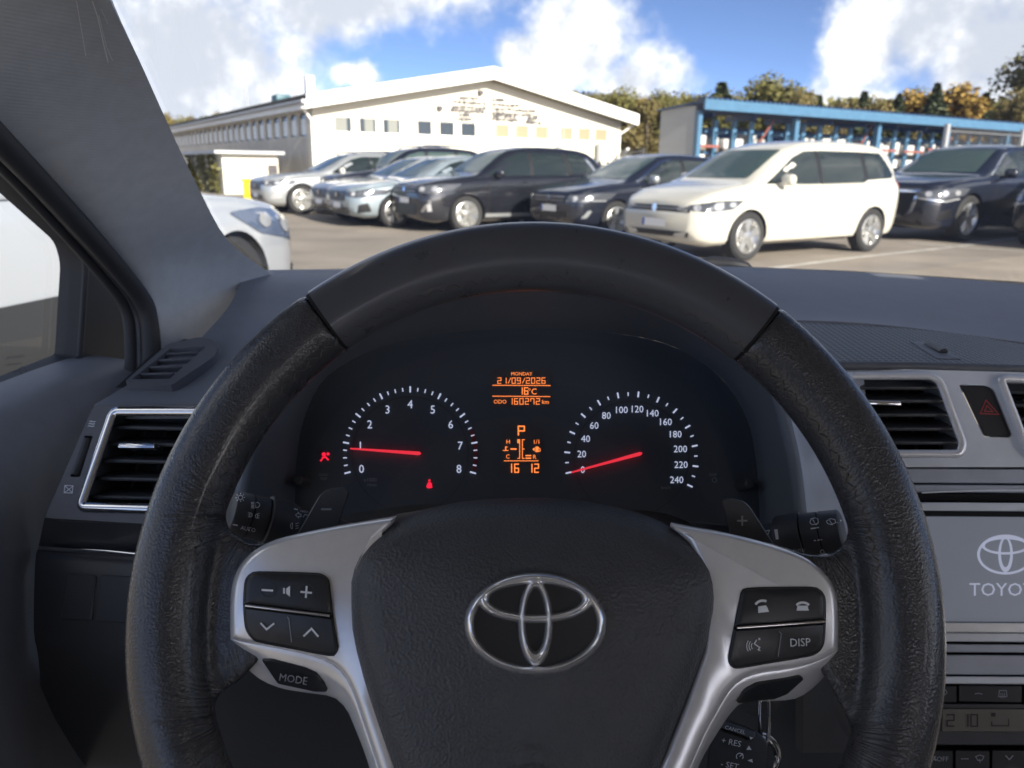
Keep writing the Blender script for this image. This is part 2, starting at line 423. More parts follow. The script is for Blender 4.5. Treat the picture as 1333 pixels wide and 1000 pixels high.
M_blue = mat('blue_steel', (0.055, 0.135, 0.225), 0.45, var=.12, vscale=3)
M_dblue = mat('dark_blue_steel', (0.02, 0.05, 0.13), 0.5)
M_cladding = mat('grey_cladding', (0.42, 0.43, 0.43), 0.55, bump=('wave', 12, .5, .02), var=.05)
M_teal = mat('teal_housing', (0.03, 0.10, 0.13), 0.5)
M_red = mat('red_beam', (0.22, 0.075, 0.055), 0.5, var=.15)
M_wrap = mat('white_wrap', (0.50, 0.495, 0.48), 0.45, var=.08, vscale=5)
M_galv = mat('galvanised', (0.36, 0.37, 0.38), 0.5, metal=.4)
M_fence = mat('fence_grey', (0.10, 0.105, 0.11), 0.6)
M_yellow = mat('yellow_plastic', (0.78, 0.52, 0.02), 0.45)
M_black = mat('black_plastic', (0.012, 0.012, 0.013), 0.5)

bm = bmesh.new()
for (x0, x1, y0, y1) in ((-1500, 1500, -600, 2500),):
    bm.faces.new([bm.verts.new(p) for p in ((x0, y0, 0), (x1, y0, 0), (x1, y1, 0), (x0, y1, 0))])
tagd(from_bm('ground', bm, M_asph, ang=None), kind='structure')
def paint_line(pts, wd, nm='parking_line'):
    bm = bmesh.new(); prev = None
    pts = [V(p) for p in pts]
    for i, p in enumerate(pts):
        t = (pts[min(i + 1, len(pts) - 1)] - pts[max(i - 1, 0)]).normalized(); n = V((-t.y, t.x, 0)) * wd / 2
        a, b = bm.verts.new(p + n + ZZ * .004), bm.verts.new(p - n + ZZ * .004)
        if prev: bm.faces.new((prev[0], prev[1], b, a))
        prev = (a, b)
    return tagd(from_bm(nm, bm, M_line, ang=None), kind='structure')
paint_line([G(985, 352), G(1110, 336), G(1240, 322), G(1300, 313), G(1333, 309)], .12)
paint_line([G(1180, 316), G(1262, 323), G(1333, 327), G(1450, 336)], .12)
paint_line([G(600, 305), G(900, 330)], .12)

# ---- warehouse
B0 = V((-8.75, 35.0, 0)); WA, WB = 17.0, 38.0; EH, AH = 3.78, 5.42
wh = empty('warehouse', B0, 'long cream warehouse with white gable roof edge and strip windows behind the parked cars', 'building')
def fac(u, v):
    r = ray(u, v); t = (B0 - O).dot(D2) / r.dot(D2); p = O + r * t; return (p - B0).dot(D1), p.z
WA = fac(808, 180)[0]
def LP(a, b, z): return B0 + D1 * a + D2 * b + ZZ * z
def roofz(a): return EH + (AH - EH) * (1 - abs(a - WA / 2) / (WA / 2))
def abox(name, a0, a1, b0, b1, z0, z1, m, parent, bev=0.0, lp=None):
    lp = lp or LP; c = lp((a0 + a1) / 2, (b0 + b1) / 2, (z0 + z1) / 2)
    return box(name, c, (abs(a1 - a0), abs(b1 - b0), abs(z1 - z0)), m, parent, basis(D1, D2, ZZ), bev)
wins = []
for grp, kind in ((((434, 460), (467, 492), (498, 523)), 'mix'), (((543, 564), (572, 593), (600, 621)), 'dark'), (((645, 665), (671, 690), (697, 715)), 'blind'), (((730, 747), (753, 770), (775, 792)), 'blind')):
    for u0, u1 in grp:
        a0, z1 = fac(u0, 150 + (u0 - 434) * .048); a1, z0 = fac(u1, 173 + (u1 - 434) * .04); wins.append((a0, a1, 3.02, 3.86, kind))
# recompute heights from the photo rows
for i, (a0, a1, _, __, k) in enumerate(wins):
    pass
zt_ = fac(560, 156.5)[1]; zb_ = fac(560, 177)[1]
wins = [(a0, a1, zb_, zt_, k) for a0, a1, _, __, k in wins]
class FT: pass
ft = FT(); ft.n = -D2; ft.hit = lambda a, z, off=0.0: LP(a, -off, z)
holed('wall', [(0, 0), (WA, 0), (WA, roofz(WA)), (WA / 2, AH), (0, EH)], [[(a0, z0), (a1, z0), (a1, z1), (a0, z1)] for a0, a1, z0, z1, k in wins], ft, M_cream, wh, depth=.14, edge=.05)
for i, (a0, a1, z0, z1, k) in enumerate(wins):
    fr = bmesh.new(); t = .05
    for (x0, x1, y0, y1) in ((a0, a1, z0, z0 + t), (a0, a1, z1 - t, z1), (a0, a0 + t, z0 + t, z1 - t), (a1 - t, a1, z0 + t, z1 - t)):
        box_bm(fr, LP((x0 + x1) / 2, .09, (y0 + y1) / 2), V((x1 - x0, .05, y1 - y0)), basis(D1, D2, ZZ))
    wo = from_bm('window', fr, M_white, wh)
    abox('pane', a0 + t, a1 - t, .10, .12, z0 + t, z1 - t, M_wing if k == 'dark' or (k == 'mix') else M_blind, wo)
    if k == 'mix':
        xa, xb = ((a0 + t, a1 - .25) if i == 0 else (a0 + .3, a1 - t - .1))
        abox('blind', xa, xb, .095, .099, z0 + t, z1 - t, M_blindg, wo)
    abox('sill', a0 - .04, a1 + .04, -.06, .02, z0 - .06, z0 - .004, M_white, wo)
# side and back walls
def prism_wall(name, pts, m, parent, th):
    bm = bmesh.new(); a = [bm.verts.new(p) for p in pts]; f = bm.faces.new(a); r = bmesh.ops.extrude_face_region(bm, geom=[f])
    bmesh.ops.translate(bm, verts=[x for x in r['geom'] if isinstance(x, bmesh.types.BMVert)], vec=th); return from_bm(name, bm, m, parent, ang=30)
NB = 26; bz0, bz1 = 2.45, 3.45
class ST: pass
st_ = ST(); st_.n = -D1; st_.hit = lambda b, z, off=0.0: LP(-off, b, z)
bh = [(1.0 + i * 1.4, 1.0 + i * 1.4 + 1.05) for i in range(NB)]
holed('wall', [(.06, 0), (WB, 0), (WB, EH), (.06, EH)], [[(x0, bz0), (x1, bz0), (x1, bz1), (x0, bz1)] for x0, x1 in bh], st_, M_grey_wall, wh, depth=.2, edge=.05)
for x0, x1 in bh:
    wo = abox('window', .10, .14, x0, x1, bz0, bz1, M_wing, wh)
    abox('pane', .06, .098, x0 + .18, x1 - .18, bz0 + .08, bz1 - .25, M_palepane, wo)
prism_wall('wall', [LP(WA - .02, .06, 0), LP(WA - .02, WB, 0), LP(WA - .02, WB, EH), LP(WA - .02, .06, EH)], M_grey_wall, wh, -D1 * .1)
prism_wall('wall', [LP(0, WB, 0), LP(WA, WB, 0), LP(WA, WB, EH), LP(WA / 2, WB, AH), LP(0, WB, EH)], M_grey_wall, wh, -D2 * .1)
OV, FO = 0.5, 0.8
for sgn in (0, 1):
    e = -OV if sgn == 0 else WA + OV; sl_ = (AH - EH) / (WA / 2); ze = EH - OV * sl_; mid = WA / 2
    prism_wall('roof', [LP(e, -FO, ze + .3), LP(mid, -FO, AH + .3), LP(mid, WB + FO, AH + .3), LP(e, WB + FO, ze + .3)], M_roof, wh, ZZ * .1)
    prism_wall('verge_board', [LP(e, -FO - .06, ze - .18), LP(mid, -FO - .06, AH - .18), LP(mid, -FO - .06, AH + .38), LP(e, -FO - .06, ze + .38)], M_white, wh, D2 * .055)
    prism_wall('soffit', [LP(e, -FO, ze - .1), LP(mid, -FO, AH - .1), LP(mid, -.02, AH - .1), LP(e, -.02, ze - .1)], M_soffit, wh, ZZ * .05)
prism_wall('eaves_board', [LP(-OV - .05, -FO, EH - OV * sl_ - .2), LP(-OV - .05, WB, EH - OV * sl_ - .2), LP(-OV - .05, WB, EH - OV * sl_ + .18), LP(-OV - .05, -FO, EH - OV * sl_ + .18)], M_white, wh, D1 * .05)
tube('gutter', [LP(-OV - .13, -FO, EH - OV * sl_ + .1), LP(-OV - .13, WB, EH - OV * sl_ + .1)], .09, M_galv, wh)
tube('downpipe', [LP(-OV - .1, -.5, EH - .2), LP(-.1, -.12, EH - .7), LP(-.1, -.12, .1)], .06, M_white, wh)
tube('downpipe', [LP(WA + OV, -.5, EH - .2), LP(WA - .2, -.12, EH - .75), LP(WA - .2, -.12, .1)], .06, M_white, wh)
abox('roof_vent', .15, .5, 1.0, 1.4, 4.2, 5.0, M_white, wh, .04)
abox('roof_plant', -.5, .15, 3.5, 4.4, 4.0, 4.35, M_teal, wh, .04)
tube('aerial', [LP(.3, 12, 4.3), LP(.3, 12, 6.6)], .03, M_galv, wh)
for u in (532, 640, 733): # panel joints
    a = fac(u, 180)[0]; abox('panel_joint', a - .02, a + .02, -.006, .002, .2, roofz(a) - .5, M_grey_wall, wh)
# faded two-word sign lettering, rows of short dark strokes
rr = random.Random(12); letters = []
rows = [(598, 619, 127.5), (590, 632, 133), (588, 632, 139), (586, 630, 143.5), (597, 612, 149.5), (595, 614, 154.5),
        (641, 652, 130), (640, 672, 136), (640, 694, 141.5), (640, 700, 147), (641, 671, 150.5), (686, 698, 154), (640, 672, 155), (684, 702, 159)]
for x0, x1, y in rows:
    x = x0
    while x < x1:
        wd = rr.uniform(2.5, 5.5); hh = rr.uniform(3.0, 4.8); dy = (x - x0) * .07 + rr.uniform(-.6, .6)
        q = [(x, y + dy - hh / 2), (x + wd, y + dy + .2 - hh / 2), (x + wd - rr.uniform(0, 1), y + dy + hh / 2), (x + rr.uniform(-.6, .6), y + dy + hh / 2)]
        bm = bmesh.new(); f = bm.faces.new([bm.verts.new(LP(fac(a, b)[0], -.05, fac(a, b)[1])) for a, b in q]); r_ = bmesh.ops.extrude_face_region(bm, geom=[f])
        bmesh.ops.translate(bm, verts=[g for g in r_['geom'] if isinstance(g, bmesh.types.BMVert)], vec=D2 * .048)
        from_bm('letter', bm, M_letter, wh, ang=None); x += wd + rr.uniform(.4, 1.6)
for u, v in ((571, 141), (624, 121)):
    a, z = fac(u, v); abox('wall_lamp', a - .12, a + .12, -.2, -.005, z - .1, z + .1, M_letter, wh)
# pipes standing along the facade foot
for u, v in ((561, 199), (678, 193), (724, 190), (776, 187)):
    a, z = fac(u, v); abox('wall_post', a - .12, a + .12, -.35, -.2, 0, z, M_galv, wh)

# ---- low annex with ivy, beside the long wall
A0 = LP(-3.9, .1, 0)
an = empty('annex', A0, 'low flat roofed white annex with ivy beside the long warehouse wall', 'building')
def AP(a, b, z): return A0 + D1 * a + D2 * b + ZZ * z
za = 1.62
abox('wall', 0, 2.3, 0, 12, 0, za, M_cream, an, lp=AP)
abox('roof', -.35, 2.5, -.4, 12.4, za + .003, za + .13, M_galv, an, lp=AP)
abox('door', 1.85, 2.25, -.03, -.004, .1, 1.2, M_letter, an, lp=AP)
M_ivy = mat('ivy_leaves', (0.09, 0.085, 0.025), 0.6, var=.5, vscale=3)
def leaves(name, pts, size, m, parent, seed=1, local=False):
    r = random.Random(seed); vs_, fs = [], []
    for p in pts:
        q = [V((r.gauss(0, 1), r.gauss(0, 1), r.gauss(0, 1))).normalized() for _ in range(2)]; a = q[0]; b = a.cross(q[1]).normalized(); s = size * r.uniform(.6, 1.4); k = len(vs_)
        vs_ += [p + a * s, p + b * s * .7, p - a * s, p - b * s * .7]; fs.append((k, k + 1, k + 2, k + 3))
    return from_py(name, vs_, fs, m, parent, local, ang=None)
r = random.Random(3)
pts = [AP(-.08 - r.random() * .15, x, z) for x0, n in ((1.2, 500), (3.6, 700), (6.0, 400)) for _ in range(n) for x, z in ((x0 + r.gauss(0, .42), min(1.55, abs(r.gauss(.5, .6)))),)]
leaves('ivy', pts, .10, M_ivy, an, 5)

yb = G(331, 262)
bn = empty('grit_bin', yb, 'bright yellow bin standing by the annex corner', 'bin')
box('body', yb + ZZ * .33, (.55, .5, .62), M_yellow, bn, bev=.05); box('lid', yb + ZZ * .69, (.62, .56, .1), M_yellow, bn, bev=.03)

ORD2 = 'first second third fourth fifth sixth seventh eighth ninth tenth eleventh twelfth thirteenth fourteenth fifteenth sixteenth seventeenth eighteenth nineteenth twentieth'.split()
ORD2 += ['twenty-' + q for q in ORD2[:9]] + ['thirtieth'] + ['thirty-' + q for q in ORD2[:9]]
# ---- blue open storage shed with racks
_c = P(918, 127, 33.0); SH = _c.z - .16; S0 = V((_c.x, _c.y, 0)) + D2 * .62 + D1 * .15; SL = 36.0
def SP(a, b, z): return S0 + D1 * a + D2 * b + ZZ * z
sh = empty('storage_shed', S0, 'long open fronted storage shed with blue roof edge and grey end wall', 'shed')
abox('end_wall', 0, .12, .05, 2.25, 0, SH - .12, M_cladding, sh, lp=SP)
abox('back_wall', .14, SL, 2.1, 2.2, 0, 3.2, M_dblue, sh, lp=SP)
prism_wall('roof', [SP(-.15, -.55, SH + .0), SP(SL, -.55, SH), SP(SL, 2.4, SH - .25), SP(-.15, 2.4, SH - .25)], M_dblue, sh, ZZ * .08)
abox('roof_edge', -.15, SL, -.66, -.56, SH - .32, SH + .12, M_blue, sh, lp=SP)
bm = bmesh.new()
for i in range(110):
    a = -.1 + i * .31; box_bm(bm, SP(a, -.3, SH + .16), V((.14, .8, .06)), basis(D1, D2, ZZ))
from_bm('corrugation', bm, M_dblue, sh, ang=None)['kind'] = 'stuff'
abox('corner_post', -.02, .22, -.2, .04, 0, SH - .33, M_blue, sh, lp=SP)
for i in range(1, 6): abox('post', i * 6.6 - .14, i * 6.6 + .14, -.2, .06, 0, SH - .33, M_blue, sh, lp=SP)
for i in range(12): abox('rafter', 1.2 + i * 2.8 - .06, 1.2 + i * 2.8 + .06, .1, 2.0, SH - .58, SH - .33, M_dblue, sh, lp=SP)
rk = empty('rack_upright', SP(.9, .95, 0), 'blue steel rack upright in the shed, first from its grey end wall', 'rack', 'rack uprights in the storage shed')
box('column', (0, 0, 1.75), (.26, .14, 3.5), M_blue, rk, basis(D1, D2, ZZ), local=True)
box('foot', (0, 0, .05), (.32, 1.2, .1), M_blue, rk, basis(D1, D2, ZZ), local=True)
for z in (1.1, 2.0, 2.9): box('arm', V((0, 0, z)) - D2 * .4, (.1, .7, .1), M_blue, rk, basis(D1, D2, ZZ), local=True)
index_kids(); ups = [rk]
for i in range(1, 24):
    c = copy_tree(rk); c.location = SP(.9 + i * 1.28 + rr.uniform(-.1, .1), .95, 0); ups.append(c); c['label'] = 'blue rack upright in the shed, ' + ('%s from its end wall' % ORD2[i])
for i in range(12):
    a = .4 + i * 2.7 + rr.uniform(-.3, .3); z = 2.15 + .4 * rr.random()
    bmx = box('rack_beam', SP(a + 1.0, .55, z), (1.9, .1, .12), M_red, None, basis(D1, D2, ZZ))
    tagd(bmx, 'red steel beam across the shed racks, %s from the grey end wall' % ORD2[i], 'beam', 'red beams in the storage shed')
    if i % 3 == 1:
        c = SP(a + 2.0, .5, 2.95); b2 = box('rack_beam', c, (1.7, .07, .08), M_red, None, basis(D1, D2, ZZ) @ Matrix.Rotation(R(-50), 3, 'Y')); tagd(b2, 'leaning red brace in the shed, %s from the grey end wall' % ORD2[i // 3], 'beam', 'leaning red braces in the storage shed')
for i in range(34):
    a = .5 + i * .92 + rr.uniform(-.15, .15); z = 1.05 + (0 if i % 3 else .0); w_ = rr.uniform(.5, .85); hh = rr.uniform(.45, .8)
    t = empty('wrapped_bundle', SP(a, 1.5, 0), 'white wrapped bundle on the shed racks, %s from the grey end wall' % ORD2[i], 'bundle', 'wrapped bundles in the storage shed')
    box('load', SP(a, 1.5, 2.2 + hh / 2), (w_, .8, hh), M_wrap, t, basis(D1, D2, ZZ), .07)
    box('pallet', SP(a, 1.5, 2.13), (w_, .8, .12), M_soffit, t, basis(D1, D2, ZZ))
    if rr.random() < .8: box('load', SP(a, 1.5, 1.5), (w_, .8, .9), M_wrap, t, basis(D1, D2, ZZ), .07)

# ---- bar fences
def fence(name, p0, p1, h, label, posts, n):
    t = empty(name, p0, label, 'fence'); d = (p1 - p0); ln = d.length; d.normalize(); B = basis(d, V((-d.y, d.x, 0)), ZZ)
    bm = bmesh.new()
    for i in range(n): box_bm(bm, p0 + d * (ln * (i + .5) / n) + ZZ * h / 2, V((.02, .02, h)), B)
    from_bm('bars', bm, M_fence, t, ang=None)['kind'] = 'stuff'
    for z in (.3, h - .15): box('rail', p0 + d * ln / 2 + ZZ * z, (ln, .04, .05), M_fence, t, B)
    for x in posts: box('post', p0 + d * x + ZZ * (h + .1) / 2, (.16, .16, h + .1), M_galv, t, B, .01)
f0 = V((16.2, 30.4, 0)); 
fence('bar_fence', f0, f0 + D1 * 26, 2.9, 'grey vertical bar fence standing in front of the storage shed', (0, 5.6, 11.2, 16.8, 22.4), 190)
f1 = LP(WA + .3, .5, 0); fence('bar_fence', f1, S0 + D2 * 3 - D1 * .2, 2.2, 'grey bar fence closing the gap between warehouse and shed', (.1, 2.5), 30)

# ---- trees beyond: each its own trunk and crown
M_bark = mat('bark', (0.09, 0.07, 0.05), 0.9)
M_fir = mat('fir_needles', (0.050, 0.066, 0.028), 0.7, var=.4, vscale=.5)
M_olive = mat('olive_leaves', (0.120, 0.112, 0.030), 0.7, var=.4, vscale=.5)
M_gold = mat('golden_leaves', (0.27, 0.175, 0.034), 0.7, var=.35, vscale=.5)
M_rust = mat('ochre_leaves', (0.13, 0.105, 0.034), 0.7, var=.4, vscale=.5)
def make_tree(kind, h, wd, m, seed, label, grp, n=4200):
    r = random.Random(seed); t = empty(kind, (0, 0, -500), label, 'tree', grp)
    tube('trunk', [V((0, 0, 0)), V((.1, 0, h * .4)), V((0, .1, h * .95))], [h * .018, h * .012, .02], M_bark, t, 6, local=True)
    bm = bmesh.new(); pts = []
    if kind == 'spruce_tree':
        for _ in range(n):
            z = r.random() ** 1.25; rad = wd * (1 - z) * (.55 + .45 * abs(math.sin(z * 34 + r.random()))); a = r.random() * 6.283; q = rad * math.sqrt(r.uniform(.1, 1))
            pts.append(V((q * math.cos(a), q * math.sin(a), h * (.1 + .9 * z) - q * .25)))
        for k in range(14):
            z = h * (.15 + .8 * k / 14); a = k * 2.4; tube_bm(bm, [V((0, 0, z)), V((math.cos(a), math.sin(a), -.15)) * wd * (1 - z / h) * .9 + V((0, 0, z))], [.06, .02], 4)
    else:
        cl = [(V((r.gauss(0, .45) * wd, r.gauss(0, .45) * wd, h * r.uniform(.35, .93))), wd * r.uniform(.3, .5)) for _ in range(22)]
        for c, s in cl:
            k = max(.3, 1 - max(0, (c.z / h - .6) * 1.6)); c.x *= k; c.y *= k
            for _ in range(n // 22): q = V((r.gauss(0, 1), r.gauss(0, 1), r.gauss(0, 1))).normalized() * (r.random() ** .45); pts.append(c + V((q.x, q.y, q.z * 1.2)) * s)
            tube_bm(bm, [V((0, 0, max(h * .25, c.z - wd))), c], [.08, .02], 4)
    from_bm('limbs', bm, M_bark, t, local=True, ang=None); leaves('crown', pts, h * .0155, m, t, seed, local=True)
    return t
protos = [('spruce_tree', 16, 3.6, M_fir, 'dark green spruce', 0), ('spruce_tree', 14, 3.2, M_fir, 'slim dark spruce', 1), ('broadleaf_tree', 14, 3.2, M_olive, 'olive green birch', 2), ('broadleaf_tree', 15, 3.4, M_gold, 'golden autumn birch', 3), ('broadleaf_tree', 13, 3.0, M_rust, 'ochre brown tree', 4)]
TP = [make_tree(k, h, wd, m, 30 + i, lb, 'trees beyond the yard') for k, h, wd, m, lb, i in protos]
index_kids()
def put_tree(i, u, vtop, depth, label, grp, sx=1.0):
    c = copy_tree(TP[i]); top = P(u, vtop, depth); h = protos[i][1]
    s = top.z / h; c.location = (top.x, top.y, 0); sx *= 1.7 if i < 2 else 1.0; c.scale = (s * sx, s * sx, s); c.rotation_euler.z = rr.uniform(0, 6)
    c['label'] = label; c['group'] = grp
ORD = ['first', 'second', 'third', 'fourth', 'fifth', 'sixth', 'seventh', 'eighth', 'ninth', 'tenth', 'eleventh', 'twelfth', 'thirteenth', 'fourteenth', 'fifteenth', 'sixteenth', 'seventeenth', 'eighteenth', 'nineteenth', 'twentieth']
NAMES = ['dark spruce', 'slim dark spruce', 'olive green birch', 'golden birch', 'ochre tree']
x = 742; wn_ = 0
while x < 905:     # the wood between warehouse and shed
    i = rr.choice((2, 2, 3, 4, 2, 3, 2)); put_tree(i, x, 116 + rr.uniform(-4, 14) + (6 if x > 850 else 0), rr.uniform(62, 80), NAMES[i] + ', ' + ORD[min(wn_, 19)] + ' tree from the warehouse gable towards the shed', 'wood between warehouse and shed', 1.35); x += rr.uniform(7.5, 11); wn_ += 1
for i, u, v, wd_, lab in ((2, 915, 122, 1.3, 'olive birch just above the shed end wall'), (0, 940, 109, 1.4, 'spruce top above the shed roof near its left end'), (2, 962, 118, 1.0, 'low olive birch above the shed roof beside the spruce top'),
                   (2, 994, 96, 1.0, 'tall rounded olive birch above the shed roof'), (2, 1022, 105, 1.0, 'second rounded olive birch above the shed roof'), (4, 1045, 120, .7, 'small ochre tree above the shed roof'), (1, 1068, 126, .8, 'small spruce tip above the shed roof'),
                   (0, 1126, 121, 1.1, 'dark spruce below the small white cloud'), (4, 1150, 131, 1.0, 'low ochre bush tree below the small white cloud'), (1, 1171, 124, .9, 'slim spruce left of the golden trees'),
                   (3, 1186, 118, 1.1, 'leftmost golden birch above the shed'), (2, 1203, 116, 1.0, 'olive birch between the golden trees'), (0, 1221, 110, 1.0, 'tallest dark spruce among the golden trees'), (3, 1243, 108, 1.3, 'large golden birch beside the dark spruce'),
                   (3, 1258, 122, 1.0, 'lower golden birch right of the large one'), (0, 1285, 122, 1.0, 'green spruce right of the golden trees'), (4, 1305, 140, 1.2, 'low ochre tree at the foot of the big birch'), (4, 1100, 134, 1.0, 'low ochre tree above the shed roof centre')):
    put_tree(i, u, v - 1, rr.uniform(66, 78), lab, 'trees above the shed', wd_ * 1.3)
put_tree(2, 1345, 55, 60, 'tall thin birch at the right edge of the view', 'tall birch', 1.0); put_tree(4, 1330, 120, 58, 'ochre tree under the tall birch at the right edge', 'tall birch', 1.0)
for k_, (u, v, i) in enumerate(((215, 148, 4), (232, 150, 2), (248, 152, 4), (262, 151, 2), (283, 147, 4), (300, 150, 2))):
    put_tree(i, u, v, 108, NAMES[i] + ' over the long warehouse roof, ' + ORD[k_] + ' from the windscreen pillar', 'trees behind the warehouse roof', .9)
r = random.Random(8); pts = []      # distant forest reading as one low mass
for k in range(9000):
    u = r.uniform(740, 1480); top = P(u, 134 + 6 * math.sin(u * .09) + 5 * math.sin(u * .031 + 1) + (u - 740) * .012, 92); pts.append(V((top.x + r.gauss(0, 2), top.y + r.gauss(0, 3), top.z * (1 - r.random() ** 2.2))))
leaves('forest_crowns', pts, .34, M_olive, None, 9); fo2 = bpy.data.objects['forest_crowns']; tagd(fo2, kind='stuff'); fo2.name = 'distant_forest'
for t in TP:
    for c in KIDS.get(t.name, []): bpy.data.objects.remove(c)
    bpy.data.objects.remove(t)

# ================================================================ PARKED CARS
M_tyre = mat('tyre_rubber', (0.018, 0.018, 0.018), 0.75)
M_alloy = mat('alloy_rim', (0.62, 0.62, 0.60), 0.28, metal=.9)
M_arch = mat('wheel_arch_liner', (0.008, 0.008, 0.008), 0.9)
M_glassd = mat('car_glass', (0.012, 0.018, 0.018), 0.03, spec=.9)
M_glasst = mat('car_glass_teal', (0.05, 0.075, 0.07), 0.04, spec=.9)  # lighter teal reflection put into the glass base colour
M_chrome = mat('chrome', (0.75, 0.75, 0.76), 0.08, metal=1.0)
M_lamp = mat('lamp_lens', (0.55, 0.56, 0.58), 0.08, metal=.55, spec=.9)
M_lampd = mat('lamp_housing', (0.06, 0.065, 0.075), 0.1, spec=.9)
M_bar = mat('grille_bar_grey', (0.20, 0.20, 0.20), 0.35)
M_grille = mat('grille_black', (0.010, 0.010, 0.011), 0.35)
M_plate = mat('number_plate', (0.70, 0.70, 0.68), 0.5)
M_pblue = mat('plate_blue', (0.02, 0.06, 0.35), 0.5)
M_tail = mat('tail_lamp', (0.35, 0.01, 0.012), 0.15, spec=.8)
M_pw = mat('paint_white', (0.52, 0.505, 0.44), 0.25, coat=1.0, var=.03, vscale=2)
M_ps = mat('paint_silver', (0.42, 0.44, 0.45), 0.28, metal=.6, coat=1.0)
M_pb = mat('paint_black', (0.010, 0.011, 0.015), 0.22, coat=1.0, var=.2, vscale=2)
M_pn = mat('paint_navy', (0.010, 0.012, 0.020), 0.22, coat=1.0)
M_psb = mat('paint_ice_blue', (0.30, 0.36, 0.40), 0.28, metal=.5, coat=1.0)
M_pwv = mat('paint_white_shaded', (0.31, 0.335, 0.37), 0.28, coat=1.0)  # white paint darkened and blued, standing in for shade on the near SUV

def lerp_tab(tab, x):
    """tab of (x, value) with x falling from nose to tail"""
    if x >= tab[0][0]: return tab[0][1]
    for (x0, a), (x1, b) in zip(tab, tab[1:]):
        if x >= x1:
            t = (x0 - x) / (x0 - x1); return a + (b - a) * t
    return tab[-1][1]
def smooth_tab(tab): return spline([(a, b) for a, b in tab], 6)
WHEELS = {}
def wheel_mesh(r, wd, key):
    if key in WHEELS: return WHEELS[key]
    bm = bmesh.new(); hw = wd / 2; rr_ = r * .70
    lathe_bm(bm, [(-hw + .01, rr_), (-hw, rr_ + .02), (-hw, r - .03), (-hw + .03, r), (hw - .03, r), (hw, r - .03), (hw, rr_ + .02), (hw - .01, rr_)], V((0, 0, 0)), V((0, 1, 0)), 32, cap=False)
    bmesh.ops.recalc_face_normals(bm, faces=bm.faces[:])
    ty = bpy.data.meshes.new('tyre'); bm.to_mesh(ty); bm.free(); shade(ty, 40); ty.materials.append(M_tyre)
    bm = bmesh.new()
    lathe_bm(bm, [(-hw + .02, rr_ + .004), (hw - .012, rr_ + .004), (hw - .006, rr_ - .012), (hw - .05, rr_ - .03), (hw - .11, rr_ * .55), (hw - .11, .02)], V((0, 0, 0)), V((0, 1, 0)), 32)
    n = 5
    for i in range(n):
        for s in (-1, 1):
            a = 2 * math.pi * i / n + s * .17; rm = Matrix.Rotation(-a, 3, 'Y')
            box_bm(bm, rm @ V((rr_ * .54, hw - .035, 0)), V((rr_ * .88, .035, .052)), rm, .01, 1)
    lathe_bm(bm, [(hw - .06, .07), (hw - .012, .068), (hw - .006, .03)], V((0, 0, 0)), V((0, 1, 0)), 16)
    bmesh.ops.recalc_face_normals(bm, faces=bm.faces[:])
    rm_ = bpy.data.meshes.new('rim'); bm.to_mesh(rm_); bm.free(); shade(rm_, 35); rm_.materials.append(M_alloy); 
    WHEELS[key] = (ty, rm_); return WHEELS[key]

